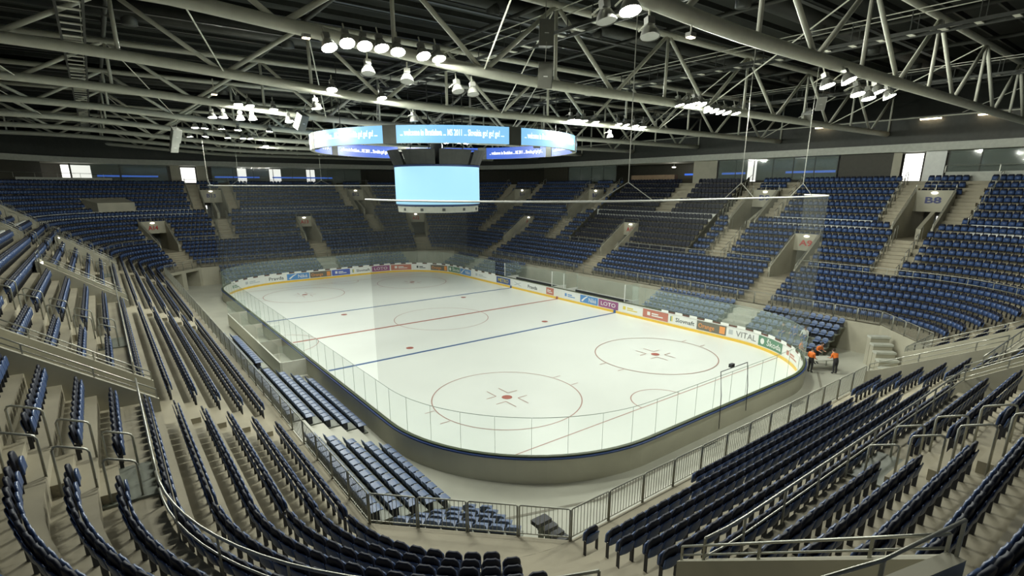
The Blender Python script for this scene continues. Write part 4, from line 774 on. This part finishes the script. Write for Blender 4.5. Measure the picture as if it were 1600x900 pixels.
# ------------------------------------------------------------------ people at the table by the right corner
def person(x, y, rz, pose, top, legs, label, z=0.0):
    """one skinned body; colours by height region; pose = joints"""
    J = dict(pelvis=(0, 0, .95), chest=(0, .02, 1.30), neck=(0, .0, 1.50), head=(0, -.02, 1.62), crown=(0, -.02, 1.75))
    lean = {'stand': 0.0, 'bend': .55, 'sit': .1}[pose]
    def tilt(p):
        px, py, pz = p; h = pz-.95; return (px, py-h*math.sin(lean), .95+h*math.cos(lean))
    for k in ('chest', 'neck', 'head', 'crown'): J[k] = tilt(J[k])
    drop = .45 if pose == 'sit' else 0
    vs = []; rad = []; ed = []; reg = []
    def V(p, r, g, link_to=None):
        vs.append((p[0], p[1], p[2]-drop)); rad.append(r); reg.append(g)
        if link_to is not None: ed.append((link_to, len(vs)-1))
        return len(vs)-1
    pe = V(J['pelvis'], .16, 1); ch = V(J['chest'], .19, 0, pe); nk = V(J['neck'], .065, 2, ch); hd = V(J['head'], .10, 2, nk); V(J['crown'], .085, 2, hd)
    for s in (-1, 1):
        hip = V((s*.10, 0, .88), .12, 1, pe)
        if pose == 'sit': kn = V((s*.11, -.36, .92), .075, 1, hip); an = V((s*.11, -.33, .53), .05, 1, kn); V((s*.11, -.46, .49), .045, 1, an)
        else: kn = V((s*.11, -.03, .50), .075, 1, hip); an = V((s*.12, .02, .09), .05, 1, kn); V((s*.13, -.15, .05), .045, 1, an)
        sh = V(tilt((s*.21, .02, 1.40)), .075, 0, ch); el = tilt((s*.26, -.10 if pose != 'stand' else .03, 1.12)); e = V(el, .05, 0, sh)
        wr = (el[0]-s*.06, el[1]-.22, el[2]-(.05 if pose != 'stand' else .12)); wi_ = V(wr, .035, 2, e); pa = V((wr[0], wr[1]-.07, wr[2]-.01), .035, 2, wi_)
        for f in range(5): V((wr[0]+(f-2)*.02, wr[1]-.07-(.05 if f == 0 else .10-.008*abs(f-2)), wr[2]-.03), .009, 2, pa)
    me = bpy.data.meshes.new('body'); me.from_pydata(vs, ed, []); o = bpy.data.objects.new('body', me); COL.objects.link(o)
    md = o.modifiers.new('s', 'SKIN'); sk = me.skin_vertices[0].data
    for i, r in enumerate(rad): sk[i].radius = (r, r*.8); sk[i].use_root = (i == 0)
    o.modifiers.new('u', 'SUBSURF').levels = 1
    dg = bpy.context.evaluated_depsgraph_get(); dg.update(); nm = bpy.data.meshes.new_from_object(o.evaluated_get(dg)); bpy.data.objects.remove(o)
    P = np.array(vs); R_ = np.array(rad)
    for mm in (top, legs, 'skin'): nm.materials.append(M[mm])
    for f in nm.polygons:
        c = np.array(f.center); k = int(np.argmin(np.linalg.norm(P-c, axis=1)-R_)); f.material_index = reg[k]; f.use_smooth = True
    t = thing('person', label, 'person', (x, y, z), rz); link('body', nm, t)
    hp = P[3]; hb = MB(); n = 10
    for k in range(5):
        ph = math.pi/2*k/4
        for j in range(n): hb.v.append((hp[0]+.115*math.cos(ph)*math.cos(2*math.pi*j/n), hp[1]+.03+.115*math.cos(ph)*math.sin(2*math.pi*j/n), hp[2]+.04+.15*math.sin(ph)))
    hb.f = [(k*n+j, k*n+(j+1) % n, (k+1)*n+(j+1) % n, (k+1)*n+j) for k in range(4) for j in range(n)]; hb.build('hair', M['hair'], t, True)
    return t
tb = thing('work_table', 'light grey folding table between the workers in orange vests', 'table', (13.45, -28.95, 0), -.55)
MB().box(-.95, .95, -.5, .5, .72, .77).build('table_top', M['soffit'], tb)
for sx in (-1, 1):
    for sy in (-1, 1): MB().box(sx*.88-.025, sx*.88+.025, sy*.44-.025, sy*.44+.025, 0, .72).build('leg', M['soffit'], tb)
MB().box(-.88, .88, -.46, -.42, .28, .32).build('stretcher', M['soffit'], tb)
person(13.2, -30.1, 2.7, 'bend', 'orange', 'cloth', 'person in orange vest and dark trousers bending over the table edge')
person(12.15, -28.95, 1.3, 'stand', 'orange', 'cloth', 'person in orange vest standing against the rink glass')
person(13.7, -27.5, .2, 'stand', 'orange', 'cloth', 'person in orange vest behind the table by the boards')
person(14.45, -28.3, -.3, 'bend', 'orange', 'cloth', 'person in orange vest leaning onto the table from behind')
person(16.88, -24.6, -1.57, 'sit', 'cloth', 'bluecloth', 'person in dark top sitting on the lowest slate row', .67)
person(16.88, -25.5, -1.57, 'sit', 'bluecloth', 'bluecloth', 'person all in blue sitting in the middle of the slate row', .67)
person(16.88, -26.3, -1.57, 'sit', 'white', 'bluecloth', 'person in pale top and blue trousers sitting at the row end', .67)
